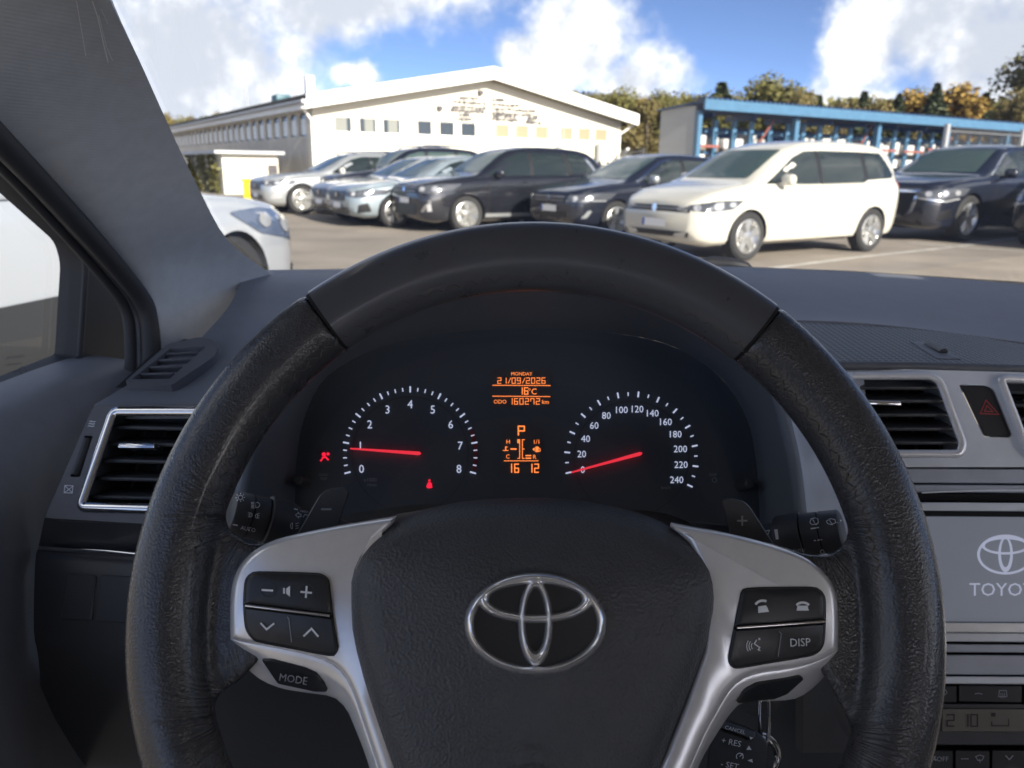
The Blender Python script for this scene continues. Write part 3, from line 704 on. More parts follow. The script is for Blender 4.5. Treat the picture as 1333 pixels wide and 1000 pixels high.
def build_car(name, label, cat, sp, paint, front_px=None, pos=None, heading=None, group='cars parked in the yard', k=1.0):
    """car-local: front axle at x=0, +x forward, +y left"""
    W2 = sp['W'] / 2; fo = sp['fo']; wb = sp['wb']; tail = -wb - sp['ro']; wr = sp['wr']
    top = smooth_tab(sp['top']); belt = sp['belt']
    plan = sp.get('plan') or [(fo, .70), (fo - .05, .80), (fo - .14, .885), (fo - .32, .955), (fo - .7, 1.0), (tail + .6, 1.0), (tail + .25, .96), (tail + .08, .88), (tail, .80)]
    bot = [(fo, .34), (fo - .1, .24), (fo - .3, .20), (tail + .3, .22), (tail + .08, .30), (tail, .42)]
    xs = [fo, fo - .02, fo - .05, fo - .09, fo - .14, fo - .2, fo - .3]; x = fo - .4
    while x > tail + .3: xs.append(x); x -= .09
    xs += [tail + .25, tail + .15, tail + .08, tail + .03, tail]
    root = empty(name, (0, 0, 0), label, cat, group)
    bm = bmesh.new(); rings = []
    cl = sp.get('crease', 0.55)
    for x in xs:
        zt, zb = lerp_tab(top, x), lerp_tab(bot, x); ww = W2 * lerp_tab(plan, x); zs = min(lerp_tab(belt, x), zt - .05); H = zs - zb; g = zt - zs
        ys = ww * .945; yr = max(.25, ys - .04 - sp.get('tum', .34) * g); cr = min(1, g / .35)
        half = [(0, zb), (ww * .80, zb), (ww * .93, zb + .05), (ww * .972, zb + .16 * H), (ww * .99, zb + .35 * H), (ww, zb + .58 * H), (ww * .995, zb + .8 * H), (ww * .98, zb + .93 * H), (ys, zs),
                (ys - .03 - .01 * cr, zs + .012 + .02 * cr), ((ys + yr) / 2 - .01, zs + g * .55), (yr + .01, zt - .075 * cr - .01), (yr - .045, zt - .025 * cr - .006), (yr * .72, zt - .004), (0, zt + .012)]
        rings.append([bm.verts.new((x, y, z)) for y, z in half] + [bm.verts.new((x, -y, z)) for y, z in half[-2:0:-1]])
    n = len(rings[0])
    for A, B in zip(rings, rings[1:]):
        for j in range(n): bm.faces.new((A[j], A[(j + 1) % n], B[(j + 1) % n], B[j]))
    bm.faces.new(rings[0][::-1]); bm.faces.new(rings[-1])
    bmesh.ops.recalc_face_normals(bm, faces=bm.faces[:])
    me = bpy.data.meshes.new('body'); bm.to_mesh(me); bm.free(); me.materials.append(paint)
    body = link('body', me, None, root, local=True)
    cut = bmesh.new(); ra = wr * 1.13
    for ax in (0, -wb):
        for s in (-1, 1): lathe_bm(cut, [(0, ra), (.5, ra)], V((ax, s * (W2 - .28) if s > 0 else -(W2 - .28), wr - .01)), V((0, s, 0)), 40)
    bmesh.ops.recalc_face_normals(cut, faces=cut.faces[:]); cme = bpy.data.meshes.new('c'); cut.to_mesh(cme); cut.free(); co = bpy.data.objects.new('c', cme); COL.objects.link(co)
    md = body.modifiers.new('b', 'BOOLEAN'); md.operation = 'DIFFERENCE'; md.object = co; md.solver = 'EXACT'
    evald(body); bpy.data.objects.remove(co); me = body.data
    if not me.materials: me.materials.append(paint)
    me.materials.append(M_arch); me.materials.append(M_black); clad = sp.get('clad', 0)
    for p in me.polygons:
        c = p.center
        for ax in (0, -wb):
            if math.hypot(c.x - ax, c.z - wr + .01) < ra * 1.01 and (abs(p.normal.y) < .3 or abs(c.y) < W2 - .2): p.material_index = 1
        if clad and c.z < clad and p.material_index == 0 and tail + .3 < c.x < fo - .45: p.material_index = 2
    shade(me, 34)
    bvh = BVHTree.FromPolygons([v.co for v in me.vertices], [list(p.vertices) for p in me.polygons])
    def cast(o, d):
        h, nn, i, dist = bvh.ray_cast(o, d)
        if h is None: return None
        return h, (nn if nn.dot(d) < 0 else -nn)
    def decal(nm, out, mode, m, off=.006, par=None, cuts=2, rad=.03):
        """outline projected on the body: 'L'/'R' side (x,z), 'F' front (y,z), 'B' back (y,z), 'FL'/'FR' from the front corner (w,z)"""
        if rad: out = round_poly(out, rad, 3)
        bm = bmesh.new(); f = bm.faces.new([bm.verts.new((a, b, 0)) for a, b in out]); bmesh.ops.triangulate(bm, faces=[f])
        for _ in range(cuts):
            es = [e for e in bm.edges if e.calc_length() > .09]
            if es: bmesh.ops.subdivide_edges(bm, edges=es, cuts=1, use_grid_fill=False); bmesh.ops.triangulate(bm, faces=bm.faces[:])
        for v_ in bm.verts:
            a, b = v_.co.x, v_.co.y
            if mode in 'LR': s = 1 if mode == 'L' else -1; h = cast(V((a, 3 * s, b)), V((0, -s, 0))); fb = V((a, W2 * s, b))
            elif mode == 'F': h = cast(V((5, a, b)), V((-1, 0, 0))); fb = V((fo - .15, a, b))
            elif mode == 'B': h = cast(V((tail - 4, a, b)), V((1, 0, 0))); fb = V((tail + .15, a, b))
            else:
                s = 1 if mode == 'FL' else -1; dd = V((-.8, -.6 * s, 0)); sd = V((-.6, .8 * s, 0)); o_ = V((fo - .25, s * (W2 - .2), b)) + sd * a - dd * 3; h = cast(o_, dd); fb = o_ + dd * 3
            v_.co = (h[0] + h[1] * off) if h else fb
        bmesh.ops.recalc_face_normals(bm, faces=bm.faces[:])
        return from_bm(nm, bm, m, par or root, True, 50)
    gl = sp.get('glass', M_glassd)
    # windows
    for s, sd in ((1, 'L'), (-1, 'R')):
        for poly in sp['side']: decal('side_window', poly, sd, gl, .006)
        for w1, w2 in zip(sp['side'], sp['side'][1:]):
            m1 = min(p[0] for p in w1); m2 = max(p[0] for p in w2); e1 = sorted([p for p in w1 if p[0] < m1 + .2], key=lambda p: p[1]); e2 = sorted([p for p in w2 if p[0] > m2 - .2], key=lambda p: p[1])
            decal('window_pillar', [e1[0], e2[0], e2[-1], e1[-1]], sd, M_grille, .005, rad=0)
        if 'brow' in sp:
            for q in sp['brow']: decal('window_trim', q, sd, M_chrome, .009, rad=0)
        for hx, hz in sp['handles']: box('door_handle', (hx, s * (W2 * .985), hz), (.18, .045, .035), sp.get('hmat', paint), root, bev=.01, local=True)
        for a in sp['seams']: decal('door_seam', [(a[0] - .006, a[1]), (a[0] + .006, a[1]), (a[2] + .006, a[3]), (a[2] - .006, a[3])], sd, M_arch, .003, cuts=3, rad=0)
        mx, mz = sp['mirror']
        bm = bmesh.new(); box_bm(bm, V((mx, s * (W2 + .07), mz)), V((.13, .21, .155)), None, .055, 3); box_bm(bm, V((mx + .01, s * (W2 - .05), mz - .06)), V((.05, .14, .05)), None, .015)
        from_bm('wing_mirror', bm, sp.get('mmat', paint), root, True)
        hl = sp['head']; lamp = decal('headlight', hl, 'F' + sd, sp.get('headmat', M_lampd), .008)
        for lx, lz, lr in sp['lens']: decal('lens', circ(lx, lz, lr, lr * .8, 10), 'F' + sd, M_lamp, .014, lamp, rad=0, cuts=1)
        if 'drl' in sp: decal('running_light', sp['drl'], 'F' + sd, M_lamp, .013, lamp, rad=0)
        if 'fog' in sp: decal('fog_lamp_housing', sp['fog'], 'F' + sd, sp.get('fogmat', M_grille), .008)
        if 'tailz' in sp:
            z0, z1 = sp['tailz']; decal('tail_light', [(tail + .04, z0), (tail + .17, z0 + .03), (tail + .17, z1), (tail + .06, z1)], sd, M_tail, .008)
        if 'rail' in sp:
            x0, x1, z = sp['rail']; yy = W2 * .70
            tube('roof_rail', [V((x0, s * yy, z - .03)), V((x0 - .15, s * yy, z + .03)), V(((x0 + x1) / 2, s * yy, z + .045)), V((x1 + .15, s * yy, z + .02)), V((x1, s * yy, z - .05))], .022, sp.get('railmat', M_chrome), root, 6, local=True)
        if 'sill' in sp: decal('sill_trim', sp['sill'], sd, sp.get('sillmat', M_ps), .012, rad=0)
    decal('windscreen', sp['screen'], 'F', sp.get('wglass', M_glasst), .006, cuts=3)
    decal('rear_window', sp['rearscreen'], 'B', gl, .006, cuts=3)
    g = decal('grille', sp['grille'], 'F', M_grille, .010, rad=.02)
    for z in sp.get('bars', ()): decal('grille_bar', [(-z[1], z[0] - .012), (z[1], z[0] - .012), (z[1], z[0] + .012), (-z[1], z[0] + .012)], 'F', M_bar, .020, g, rad=0)
    if 'surround' in sp: decal('grille_surround', sp['surround'], 'F', M_chrome, .006, rad=.02)
    decal('lower_intake', sp['intake'], 'F', M_grille, .008, rad=.02)
    pz = sp.get('platez', .5); pl = decal('number_plate', [(-.24, pz - .055), (.24, pz - .055), (.24, pz + .055), (-.24, pz + .055)], 'F', M_plate, .028, rad=.01)
    decal('country_band', [(-.235, pz - .05), (-.19, pz - .05), (-.19, pz + .05), (-.235, pz + .05)], 'F', M_pblue, .031, pl, rad=0)
    if 'badge' in sp: decal('badge', circ(0, sp['badge'], .055, .05, 14), 'F', M_chrome, .03, rad=0, cuts=0)
    ty, rm_ = wheel_mesh(wr, .225, wr)
    for ax in (0, -wb):
        for s in (1, -1):
            wo = link('wheel', ty, None, root, True); wo.location = (ax, s * (W2 - .115), wr); wo.rotation_euler = (0, 0.4 * ax + s, 0 if s > 0 else math.pi)
            ro = link('rim', rm_, None, wo, True)
    hd = heading if heading is not None else -D1
    ang = math.atan2(hd.y, hd.x); root.rotation_euler.z = ang
    if front_px:
        g_ = G(*front_px); off = Matrix.Rotation(ang, 3, 'Z') @ V((0, W2 * k, 0)); root.location = (g_.x - off.x, g_.y - off.y, 0)
    else: root.location = pos
    root.scale = (k, k, k)
    return root

def sides(x):   # shorthand
    return x
MPV = dict(W=1.83, fo=.90, wb=2.79, ro=.84, wr=.335, top=[(.90, .72), (.86, .80), (.60, .92), (.30, .99), (-.12, 1.07), (-.45, 1.24), (-.85, 1.47), (-1.15, 1.575), (-1.6, 1.64), (-2.3, 1.655), (-3.0, 1.63), (-3.34, 1.575), (-3.48, 1.44), (-3.58, 1.15), (-3.63, .95), (-3.65, .6)],
    belt=[(.9, .70), (.5, .83), (0, .94), (-.6, .985), (-2.5, 1.02), (-3.6, 1.05)], side=[[(-.34, 1.03), (-1.02, 1.40), (-1.28, 1.485), (-1.50, 1.495), (-1.50, 1.03)], [(-1.58, 1.03), (-1.58, 1.50), (-2.52, 1.50), (-2.60, 1.07), (-2.55, 1.05)], [(-2.68, 1.09), (-2.62, 1.50), (-3.10, 1.49), (-3.36, 1.18), (-3.32, 1.12)]],
    handles=[(-1.28, .92), (-2.36, .94)], seams=[(-.42, .28, -.42, .95), (-1.54, .28, -1.54, 1.0), (-2.62, .62, -2.62, 1.02)], mirror=(-.62, 1.09), head=[(-.30, .70), (.02, .66), (.34, .70), (.46, .82), (.20, .81), (-.20, .755)], lens=[(-.10, .715, .05), (.16, .735, .06), (.32, .76, .04)],
    screen=[(-.60, 1.10), (.60, 1.10), (.53, 1.50), (-.53, 1.50)], rearscreen=[(-.58, 1.12), (.58, 1.12), (.52, 1.5), (-.52, 1.5)], grille=[(-.66, .655), (.66, .655), (.64, .735), (-.64, .735)], bars=[(.70, .58)], intake=[(-.62, .33), (.62, .33), (.66, .40), (-.66, .40)], badge=.695, platez=.50, rail=None, tailz=(.96, 1.08))
MPV.pop('rail')
OUT = dict(W=1.80, fo=.95, wb=2.67, ro=1.04, wr=.36, top=[(.95, .78), (.90, .92), (.55, 1.02), (.1, 1.09), (-.30, 1.14), (-.60, 1.30), (-1.0, 1.55), (-1.3, 1.65), (-1.9, 1.70), (-2.7, 1.68), (-3.2, 1.60), (-3.48, 1.36), (-3.62, 1.1), (-3.71, .7)],
    belt=[(.95, .76), (.5, .95), (0, 1.02), (-.6, 1.06), (-2.4, 1.10), (-3.7, 1.14)], side=[[(-.52, 1.12), (-1.10, 1.49), (-1.38, 1.56), (-1.56, 1.565), (-1.56, 1.11)], [(-1.64, 1.11), (-1.64, 1.57), (-2.42, 1.57), (-2.56, 1.14), (-2.52, 1.12)], [(-2.64, 1.15), (-2.52, 1.57), (-2.9, 1.55), (-3.24, 1.22)]],
    handles=[(-1.34, .99), (-2.36, 1.01)], seams=[(-.5, .34, -.5, 1.02), (-1.6, .34, -1.6, 1.08)], mirror=(-.72, 1.16), head=[(-.34, .80), (.0, .76), (.36, .82), (.50, .95), (.12, .94), (-.30, .88)], lens=[(-.14, .84, .055), (.10, .85, .06)], fog=[(-.16, .42), (-.10, .40), (.05, .60), (.02, .66)], fogmat=M_chrome, drl=[(-.02, .42), (.06, .43), (.04, .58), (-.03, .56)],
    screen=[(-.60, 1.18), (.60, 1.18), (.52, 1.57), (-.52, 1.57)], rearscreen=[(-.55, 1.2), (.55, 1.2), (.5, 1.55), (-.5, 1.55)], grille=[(-.58, .76), (.58, .76), (.60, .90), (-.60, .90)], bars=[(.80, .5), (.87, .5)], intake=[(-.50, .34), (.50, .34), (.52, .56), (-.52, .56)], badge=.83, platez=.62, sill=[(-.42, .30), (-2.28, .30), (-2.28, .37), (-.42, .37)], brow=[[(-2.98, 1.50), (-3.06, 1.50), (-3.30, 1.22), (-3.22, 1.22)]])
HAT = dict(W=1.80, fo=.86, wb=2.62, ro=.78, wr=.33, top=[(.86, .72), (.80, .82), (.50, .90), (.1, .96), (-.30, 1.01), (-.65, 1.18), (-1.1, 1.40), (-1.4, 1.475), (-1.9, 1.49), (-2.6, 1.44), (-3.0, 1.36), (-3.2, 1.12), (-3.32, .95), (-3.40, .6)],
    belt=[(.86, .70), (.5, .82), (0, .90), (-.6, .94), (-2.4, .98), (-3.4, 1.02)], side=[[(-.56, .99), (-1.18, 1.31), (-1.44, 1.37), (-1.62, 1.375), (-1.62, .985)], [(-1.70, .985), (-1.70, 1.375), (-2.35, 1.36), (-2.62, 1.10), (-2.55, 1.02)], ], brow=[[(-.50, .985), (-1.16, 1.325), (-1.44, 1.385), (-1.44, 1.40), (-1.12, 1.345), (-.44, .985)]],
    handles=[(-1.4, .88), (-2.3, .9)], seams=[(-.55, .3, -.55, .92), (-1.66, .3, -1.66, .96)], mirror=(-.75, 1.03), mmat=M_ps, head=[(-.36, .66), (.02, .63), (.40, .69), (.50, .80), (.14, .79), (-.30, .74)], lens=[(-.12, .70, .045), (.12, .71, .05)], drl=[(-.3, .645), (.35, .655), (.35, .675), (-.3, .665)], fog=[(-.02, .36), (.08, .37), (.16, .50), (.10, .50)], fogmat=M_ps,
    screen=[(-.62, 1.04), (.62, 1.04), (.55, 1.40), (-.55, 1.40)], rearscreen=[(-.55, 1.08), (.55, 1.08), (.5, 1.36), (-.5, 1.36)], grille=[(-.50, .62), (.50, .62), (.54, .76), (-.54, .76)], bars=[(.66, .45), (.72, .48)], intake=[(-.48, .32), (.48, .32), (.52, .46), (-.52, .46)], badge=.70, platez=.52)
ETR = dict(W=1.94, fo=.93, wb=2.93, ro=1.04, wr=.38, top=[(.93, .80), (.87, .92), (.5, 1.01), (0, 1.06), (-.42, 1.10), (-.75, 1.26), (-1.2, 1.50), (-1.5, 1.585), (-2.1, 1.62), (-2.9, 1.58), (-3.4, 1.48), (-3.75, 1.22), (-3.9, 1.0), (-3.97, .7)],
    belt=[(.93, .78), (.5, .93), (0, .99), (-.6, 1.03), (-2.4, 1.07), (-3.9, 1.1)], side=[[(-.70, 1.08), (-1.28, 1.42), (-1.58, 1.495), (-1.80, 1.50), (-1.80, 1.075)], [(-1.88, 1.08), (-1.88, 1.50), (-2.7, 1.49), (-2.86, 1.12), (-2.8, 1.09)], [(-2.94, 1.12), (-2.80, 1.48), (-3.1, 1.44), (-3.4, 1.2)]], brow=[[(-.64, 1.07), (-1.26, 1.43), (-1.58, 1.508), (-1.58, 1.522), (-1.24, 1.448), (-.59, 1.07)]],
    handles=[(-1.56, .96), (-2.66, .98)], seams=[(-.7, .34, -.7, 1.0), (-1.84, .34, -1.84, 1.05)], mirror=(-.95, 1.12), head=[(-.36, .74), (.06, .68), (.40, .76), (.50, .87), (.10, .87), (-.34, .81)], lens=[(-.16, .775, .05), (.08, .785, .055), (.28, .80, .05)], drl=[(-.3, .70), (.1, .65), (.34, .70), (.3, .72), (.1, .675), (-.3, .725)],
    screen=[(-.66, 1.13), (.66, 1.13), (.57, 1.52), (-.57, 1.52)], rearscreen=[(-.55, 1.15), (.55, 1.15), (.5, 1.48), (-.5, 1.48)], surround=[(-.52, .50), (-.42, .40), (.42, .40), (.52, .50), (.60, .84), (-.60, .84)], grille=[(-.46, .53), (-.37, .45), (.37, .45), (.46, .53), (.53, .80), (-.53, .80)], bars=[], intake=[(-.68, .28), (.68, .28), (.62, .35), (-.62, .35)], badge=.72, platez=.58, fog=[(.0, .36), (.24, .40), (.22, .56), (.04, .50)])
WAG = dict(W=1.90, fo=.90, wb=2.94, ro=1.10, wr=.365, top=[(.90, .74), (.85, .86), (.5, .94), (0, 1.0), (-.52, 1.05), (-.9, 1.22), (-1.35, 1.44), (-1.65, 1.52), (-2.2, 1.545), (-3.1, 1.52), (-3.55, 1.44), (-3.85, 1.12), (-3.97, .95), (-4.04, .6)],
    belt=[(.9, .72), (.5, .86), (0, .93), (-.6, .97), (-2.4, 1.01), (-4.0, 1.05)], side=[[(-.82, 1.03), (-1.42, 1.36), (-1.72, 1.43), (-1.92, 1.435), (-1.92, 1.02)], [(-2.0, 1.025), (-2.0, 1.435), (-2.8, 1.43), (-2.95, 1.06), (-2.9, 1.04)], [(-3.02, 1.06), (-2.92, 1.43), (-3.3, 1.40), (-3.55, 1.14)]], clad=.36,
    handles=[(-1.66, .9), (-2.76, .92)], seams=[(-.72, .38, -.72, .95), (-1.96, .38, -1.96, .99)], mirror=(-1.05, 1.08), mmat=M_pw, head=[(-.34, .72), (.05, .69), (.42, .73), (.48, .84), (.1, .83), (-.32, .80)], lens=[(-.1, .765, .05), (.14, .77, .055), (.3, .78, .04)], fog=[(.0, .38), (.22, .40), (.22, .5), (.02, .48)], fogmat=M_lamp,
    screen=[(-.64, 1.08), (.64, 1.08), (.56, 1.46), (-.56, 1.46)], rearscreen=[(-.55, 1.1), (.55, 1.1), (.5, 1.42), (-.5, 1.42)], grille=[(-.46, .58), (.46, .58), (.50, .80), (-.50, .80)], bars=[(.80, .48)], intake=[(-.6, .30), (.6, .30), (.62, .46), (-.62, .46)], badge=.69, platez=.46, rail=(-1.5, -3.4, 1.53), railmat=M_chrome)
SED = dict(W=1.84, fo=.88, wb=2.80, ro=1.05, wr=.325, top=[(.88, .68), (.82, .78), (.5, .86), (0, .92), (-.48, .965), (-.85, 1.14), (-1.3, 1.35), (-1.6, 1.42), (-2.0, 1.435), (-2.5, 1.38), (-3.1, 1.12), (-3.4, 1.03), (-3.75, .98), (-3.85, .6)],
    belt=[(.88, .66), (.5, .79), (0, .86), (-.6, .90), (-2.4, .94), (-3.85, .92)], side=[[(-.78, .96), (-1.36, 1.27), (-1.62, 1.33), (-1.84, 1.335), (-1.84, .95)], [(-1.92, .95), (-1.92, 1.33), (-2.3, 1.30), (-2.75, 1.08), (-2.7, .98)]],
    handles=[(-1.6, .83), (-2.6, .85)], seams=[(-.7, .3, -.7, .88), (-1.88, .3, -1.88, .92)], mirror=(-.98, 1.0), head=[(-.32, .62), (.02, .59), (.42, .66), (.50, .76), (.12, .75), (-.30, .70)], lens=[(-.1, .665, .045), (.14, .675, .05)], fog=[(-.04, .30), (.2, .33), (.16, .50), (.0, .46)],
    screen=[(-.62, 1.0), (.62, 1.0), (.54, 1.36), (-.54, 1.36)], rearscreen=[(-.52, 1.02), (.52, 1.02), (.46, 1.3), (-.46, 1.3)], grille=[(-.44, .52), (.44, .52), (.50, .72), (-.50, .72)], bars=[], intake=[(-.55, .28), (.55, .28), (.6, .40), (-.6, .40)], badge=.64, platez=.44)
VAN = dict(W=1.88, fo=1.05, wb=2.85, ro=.95, wr=.36, top=[(1.05, .68), (1.0, .78), (.84, .88), (.50, .94), (-.10, .99), (-.70, 1.04), (-1.05, 1.28), (-1.4, 1.58), (-1.8, 1.68), (-2.4, 1.70), (-3.2, 1.66), (-3.6, 1.50), (-3.75, 1.2), (-3.8, .6)],
    belt=[(1.05, .64), (.8, .82), (.4, .89), (0, .93), (-.6, 1.0), (-1.1, 1.12), (-2.5, 1.19), (-3.6, 1.22)], side=[[(-1.0, 1.20), (-1.5, 1.54), (-1.95, 1.57), (-1.95, 1.22)], [(-2.03, 1.22), (-2.03, 1.57), (-2.8, 1.55), (-3.0, 1.24)]],
    handles=[(-1.75, 1.02), (-2.75, 1.04)], seams=[(-.85, .30, -.90, 1.10), (-1.99, .3, -1.99, 1.16)], mirror=(-1.25, 1.20), mmat=M_pwv, head=[(-.30, .66), (.02, .62), (.46, .72), (.66, .87), (.40, .88), (-.22, .80)], lens=[(-.08, .72, .07), (.16, .755, .075), (.40, .80, .06)], fog=[(-.20, .30), (.02, .32), (.0, .46), (-.18, .44)],
    screen=[(-.64, 1.10), (.64, 1.10), (.56, 1.58), (-.56, 1.58)], rearscreen=[(-.5, 1.28), (.5, 1.28), (.5, 1.5), (-.5, 1.5)], grille=[(-.50, .56), (.50, .56), (.54, .72), (-.54, .72)], bars=[(.64, .45)], intake=[(-.6, .28), (.6, .28), (.6, .38), (-.6, .38)], badge=.66, platez=.45, headmat=mat('blue_headlight', (.075, .10, .16), .08, spec=.9), sillmat=mat('grey_cladding_plastic', (.022, .024, .027), .6), sill=[(-.46, .28), (-2.44, .28), (-2.44, .58), (-.44, .58)])

def scaled(sp, **kw):
    d = dict(sp); d.update(kw); return d
build_car('parked_car', 'white people carrier with dark windows, nearest car right of centre', 'car', MPV, M_pw, (972, 340))
build_car('parked_car', 'black SUV with two chrome front corner brackets behind the steering wheel top', 'car', OUT, M_pb, (609, 303), k=.95)
build_car('parked_car', 'dark navy hatchback between the black SUV and the white people carrier', 'car', HAT, M_pn, (803, 311))
build_car('parked_car', 'dark blue electric SUV with chrome framed grille behind the white people carrier', 'car', ETR, M_pn, (1257, 315), k=1.09)
build_car('parked_car', 'silver estate car with large alloy wheels and roof rails by the warehouse corner', 'car', scaled(WAG), M_ps, (395, 279))
build_car('parked_car', 'pale ice blue saloon parked directly left of the black SUV', 'car', SED, M_psb, (516, 297))
build_car('parked_car', 'silver saloon half hidden behind the ice blue saloon', 'car', SED, M_ps, (486, 290))
build_car('parked_car', 'dark SUV with silver roof rails behind the silver saloons', 'car', scaled(OUT, rail=(-1.4, -3.1, 1.70), railmat=M_chrome, glass=M_glasst), M_pn, (487, 281))
build_car('parked_car', 'black car whose nose enters at the right edge of the view', 'car', scaled(ETR), M_pb, (1512, 333), k=1.05)
build_car('parked_car', 'dark car roof glimpsed between the black SUV and the navy hatchback', 'car', HAT, M_pn, pos=(4.9, 22.5, 0))
build_car('parked_car', 'dark car glimpsed between the white people carrier and the blue SUV', 'car', HAT, M_pb, pos=(12.3, 18.3, 0))
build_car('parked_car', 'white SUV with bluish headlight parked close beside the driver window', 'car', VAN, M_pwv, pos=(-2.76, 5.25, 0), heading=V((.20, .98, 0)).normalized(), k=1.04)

# ================================================================ THE CAR WE SIT IN
M_soft = mat('dash_soft_touch', (0.197, 0.204, 0.228), 0.55, bump=('noise', 900, .25, .001), var=.10, vscale=30, spec=.5)
M_hard = mat('dash_hard_plastic', (0.124, 0.129, 0.143), 0.5, bump=('noise', 1200, .2, .001), var=.10, vscale=40)
M_dark = mat('dark_plastic', (0.060, 0.063, 0.070), 0.45, bump=('noise', 900, .2, .001))
M_visor = mat('binnacle_plastic', (0.145, 0.175, 0.215), 0.6, bump=('noise', 700, .2, .001))  # black plastic lightened towards blue, standing in for veiling glare
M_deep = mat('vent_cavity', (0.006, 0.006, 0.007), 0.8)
M_slat = mat('vent_slat', (0.045, 0.048, 0.052), 0.38)
M_silver = mat('silver_trim', (0.880, 0.885, 0.900), 0.26, metal=.42, bump=('noise', 1500, .06, .0006), var=.06, vscale=60)
M_console = mat('console_silver', (0.800, 0.840, 0.900), 0.32, metal=.2, var=.06, vscale=25)
M_console2 = mat('console_grey', (0.446, 0.476, 0.537), 0.38, metal=.25, var=.08, vscale=25)
M_fab = mat('pillar_fabric', (0.580, 0.620, 0.660), 0.95, bump=('wave', 160, .10, .0010), var=.06, vscale=60, spec=.2)
M_rub = mat('door_rubber', (0.042, 0.045, 0.051), 0.6)
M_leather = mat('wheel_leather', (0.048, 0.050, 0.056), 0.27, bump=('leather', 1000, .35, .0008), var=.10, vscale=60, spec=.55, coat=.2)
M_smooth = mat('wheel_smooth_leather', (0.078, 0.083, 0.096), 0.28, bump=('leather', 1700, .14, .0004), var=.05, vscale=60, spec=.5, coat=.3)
M_airbag = mat('airbag_cover', (0.072, 0.076, 0.085), 0.43, bump=('leather', 800, .55, .0010), var=.12, vscale=40, spec=.5)
M_btn = mat('button_black', (0.026, 0.028, 0.032), 0.34, bump=('noise', 1500, .1, .0005))
M_thread = mat('grey_thread', (0.085, 0.083, 0.08), 0.8)
M_print = mat('white_print', (0.806, 0.832, 0.871), 0.5)
M_dim = mat('dim_print', (0.340, 0.360, 0.400), 0.5)
M_face = mat('cluster_face', (0.080, 0.095, 0.120), 0.55)  # lifted and blued like the binnacle, glare haze put into the colour
M_num = mat('lit_numerals', (0.6, 0.6, 0.65), 0.5, emit=((0.62, 0.68, 0.9), .13))
M_amber = mat('amber_display', (0.2, 0.05, 0.01), 0.5, emit=((1.0, 0.24, 0.055), .25))
M_lcd = mat('lcd_panel', (0.090, 0.084, 0.096), 0.4)
M_needle = mat('red_needle', (0.6, 0.02, 0.03), 0.4, emit=((1.0, 0.04, 0.07), .14))
M_warn = mat('red_warning_light', (0.6, 0.01, 0.02), 0.4, emit=((1.0, 0.015, 0.05), .22))
M_redz = mat('red_zone', (0.250, 0.030, 0.045), 0.5)
M_screen = mat('touch_screen', (0.190, 0.210, 0.245), 0.22, spec=.7, var=.05, vscale=9, emit=((0.14, 0.155, 0.19), .10))
M_slogo = mat('screen_logo', (0.34, 0.36, 0.44), 0.3, emit=((0.30, 0.32, 0.42), .15))
M_lcd2 = mat('climate_display', (0.170, 0.155, 0.135), 0.25, spec=.6)
M_hz = mat('hazard_red', (0.50, 0.05, 0.05), 0.5)
M_seat = mat('seat_fabric', (0.50, 0.46, 0.40), 0.95)  # pale beige picked for the unseen seats to bounce sunlight forward
M_shell = mat('roof_lining', (0.66, 0.64, 0.60), 0.95)  # unseen lining kept pale so it bounces light onto the dash
M_glass = glass_mat('clear_glass', (.985, .99, .985), 1.0, 0.0, .016)
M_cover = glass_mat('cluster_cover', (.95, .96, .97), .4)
def mesh_panel_mat():
    m = mat('speaker_mesh', (0.045, 0.046, 0.05), 0.5); nt = m.node_tree; L = nt.links; b = nt.nodes['Principled BSDF']; tc = nt.nodes.new('ShaderNodeTexCoord')
    sp_ = nt.nodes.new('ShaderNodeSeparateXYZ'); L.new(tc.outputs['Object'], sp_.inputs[0])
    def ma(op, a, b2):
        n = nt.nodes.new('ShaderNodeMath'); n.operation = op
        for i, x in enumerate((a, b2)):
            if isinstance(x, (int, float)): n.inputs[i].default_value = x
            elif x is not None: L.new(x, n.inputs[i])
        return n.outputs[0]
    k = 2 * math.pi / .0088
    sx = ma('SINE', ma('MULTIPLY', ma('ADD', sp_.outputs[0], sp_.outputs[1]), k * .72), None); sy = ma('SINE', ma('MULTIPLY', ma('SUBTRACT', sp_.outputs[0], sp_.outputs[1]), k * .72), None)
    h = ma('MULTIPLY', sx, sy); mr = nt.nodes.new('ShaderNodeMapRange'); L.new(h, mr.inputs[0]); mr.inputs[1].default_value = -.1; mr.inputs[2].default_value = .35
    mx = nt.nodes.new('ShaderNodeMix'); mx.data_type = 'RGBA'; L.new(mr.outputs[0], mx.inputs['Factor']); mx.inputs['A'].default_value = (.125, .13, .145, 1); mx.inputs['B'].default_value = (.016, .016, .019, 1)
    L.new(mx.outputs['Result'], b.inputs['Base Color']); bp = nt.nodes.new('ShaderNodeBump'); bp.invert = True; bp.inputs['Strength'].default_value = .6; bp.inputs['Distance'].default_value = .001; L.new(mr.outputs[0], bp.inputs['Height']); L.new(bp.outputs[0], b.inputs['Normal'])
    return m
M_mesh = mesh_panel_mat()

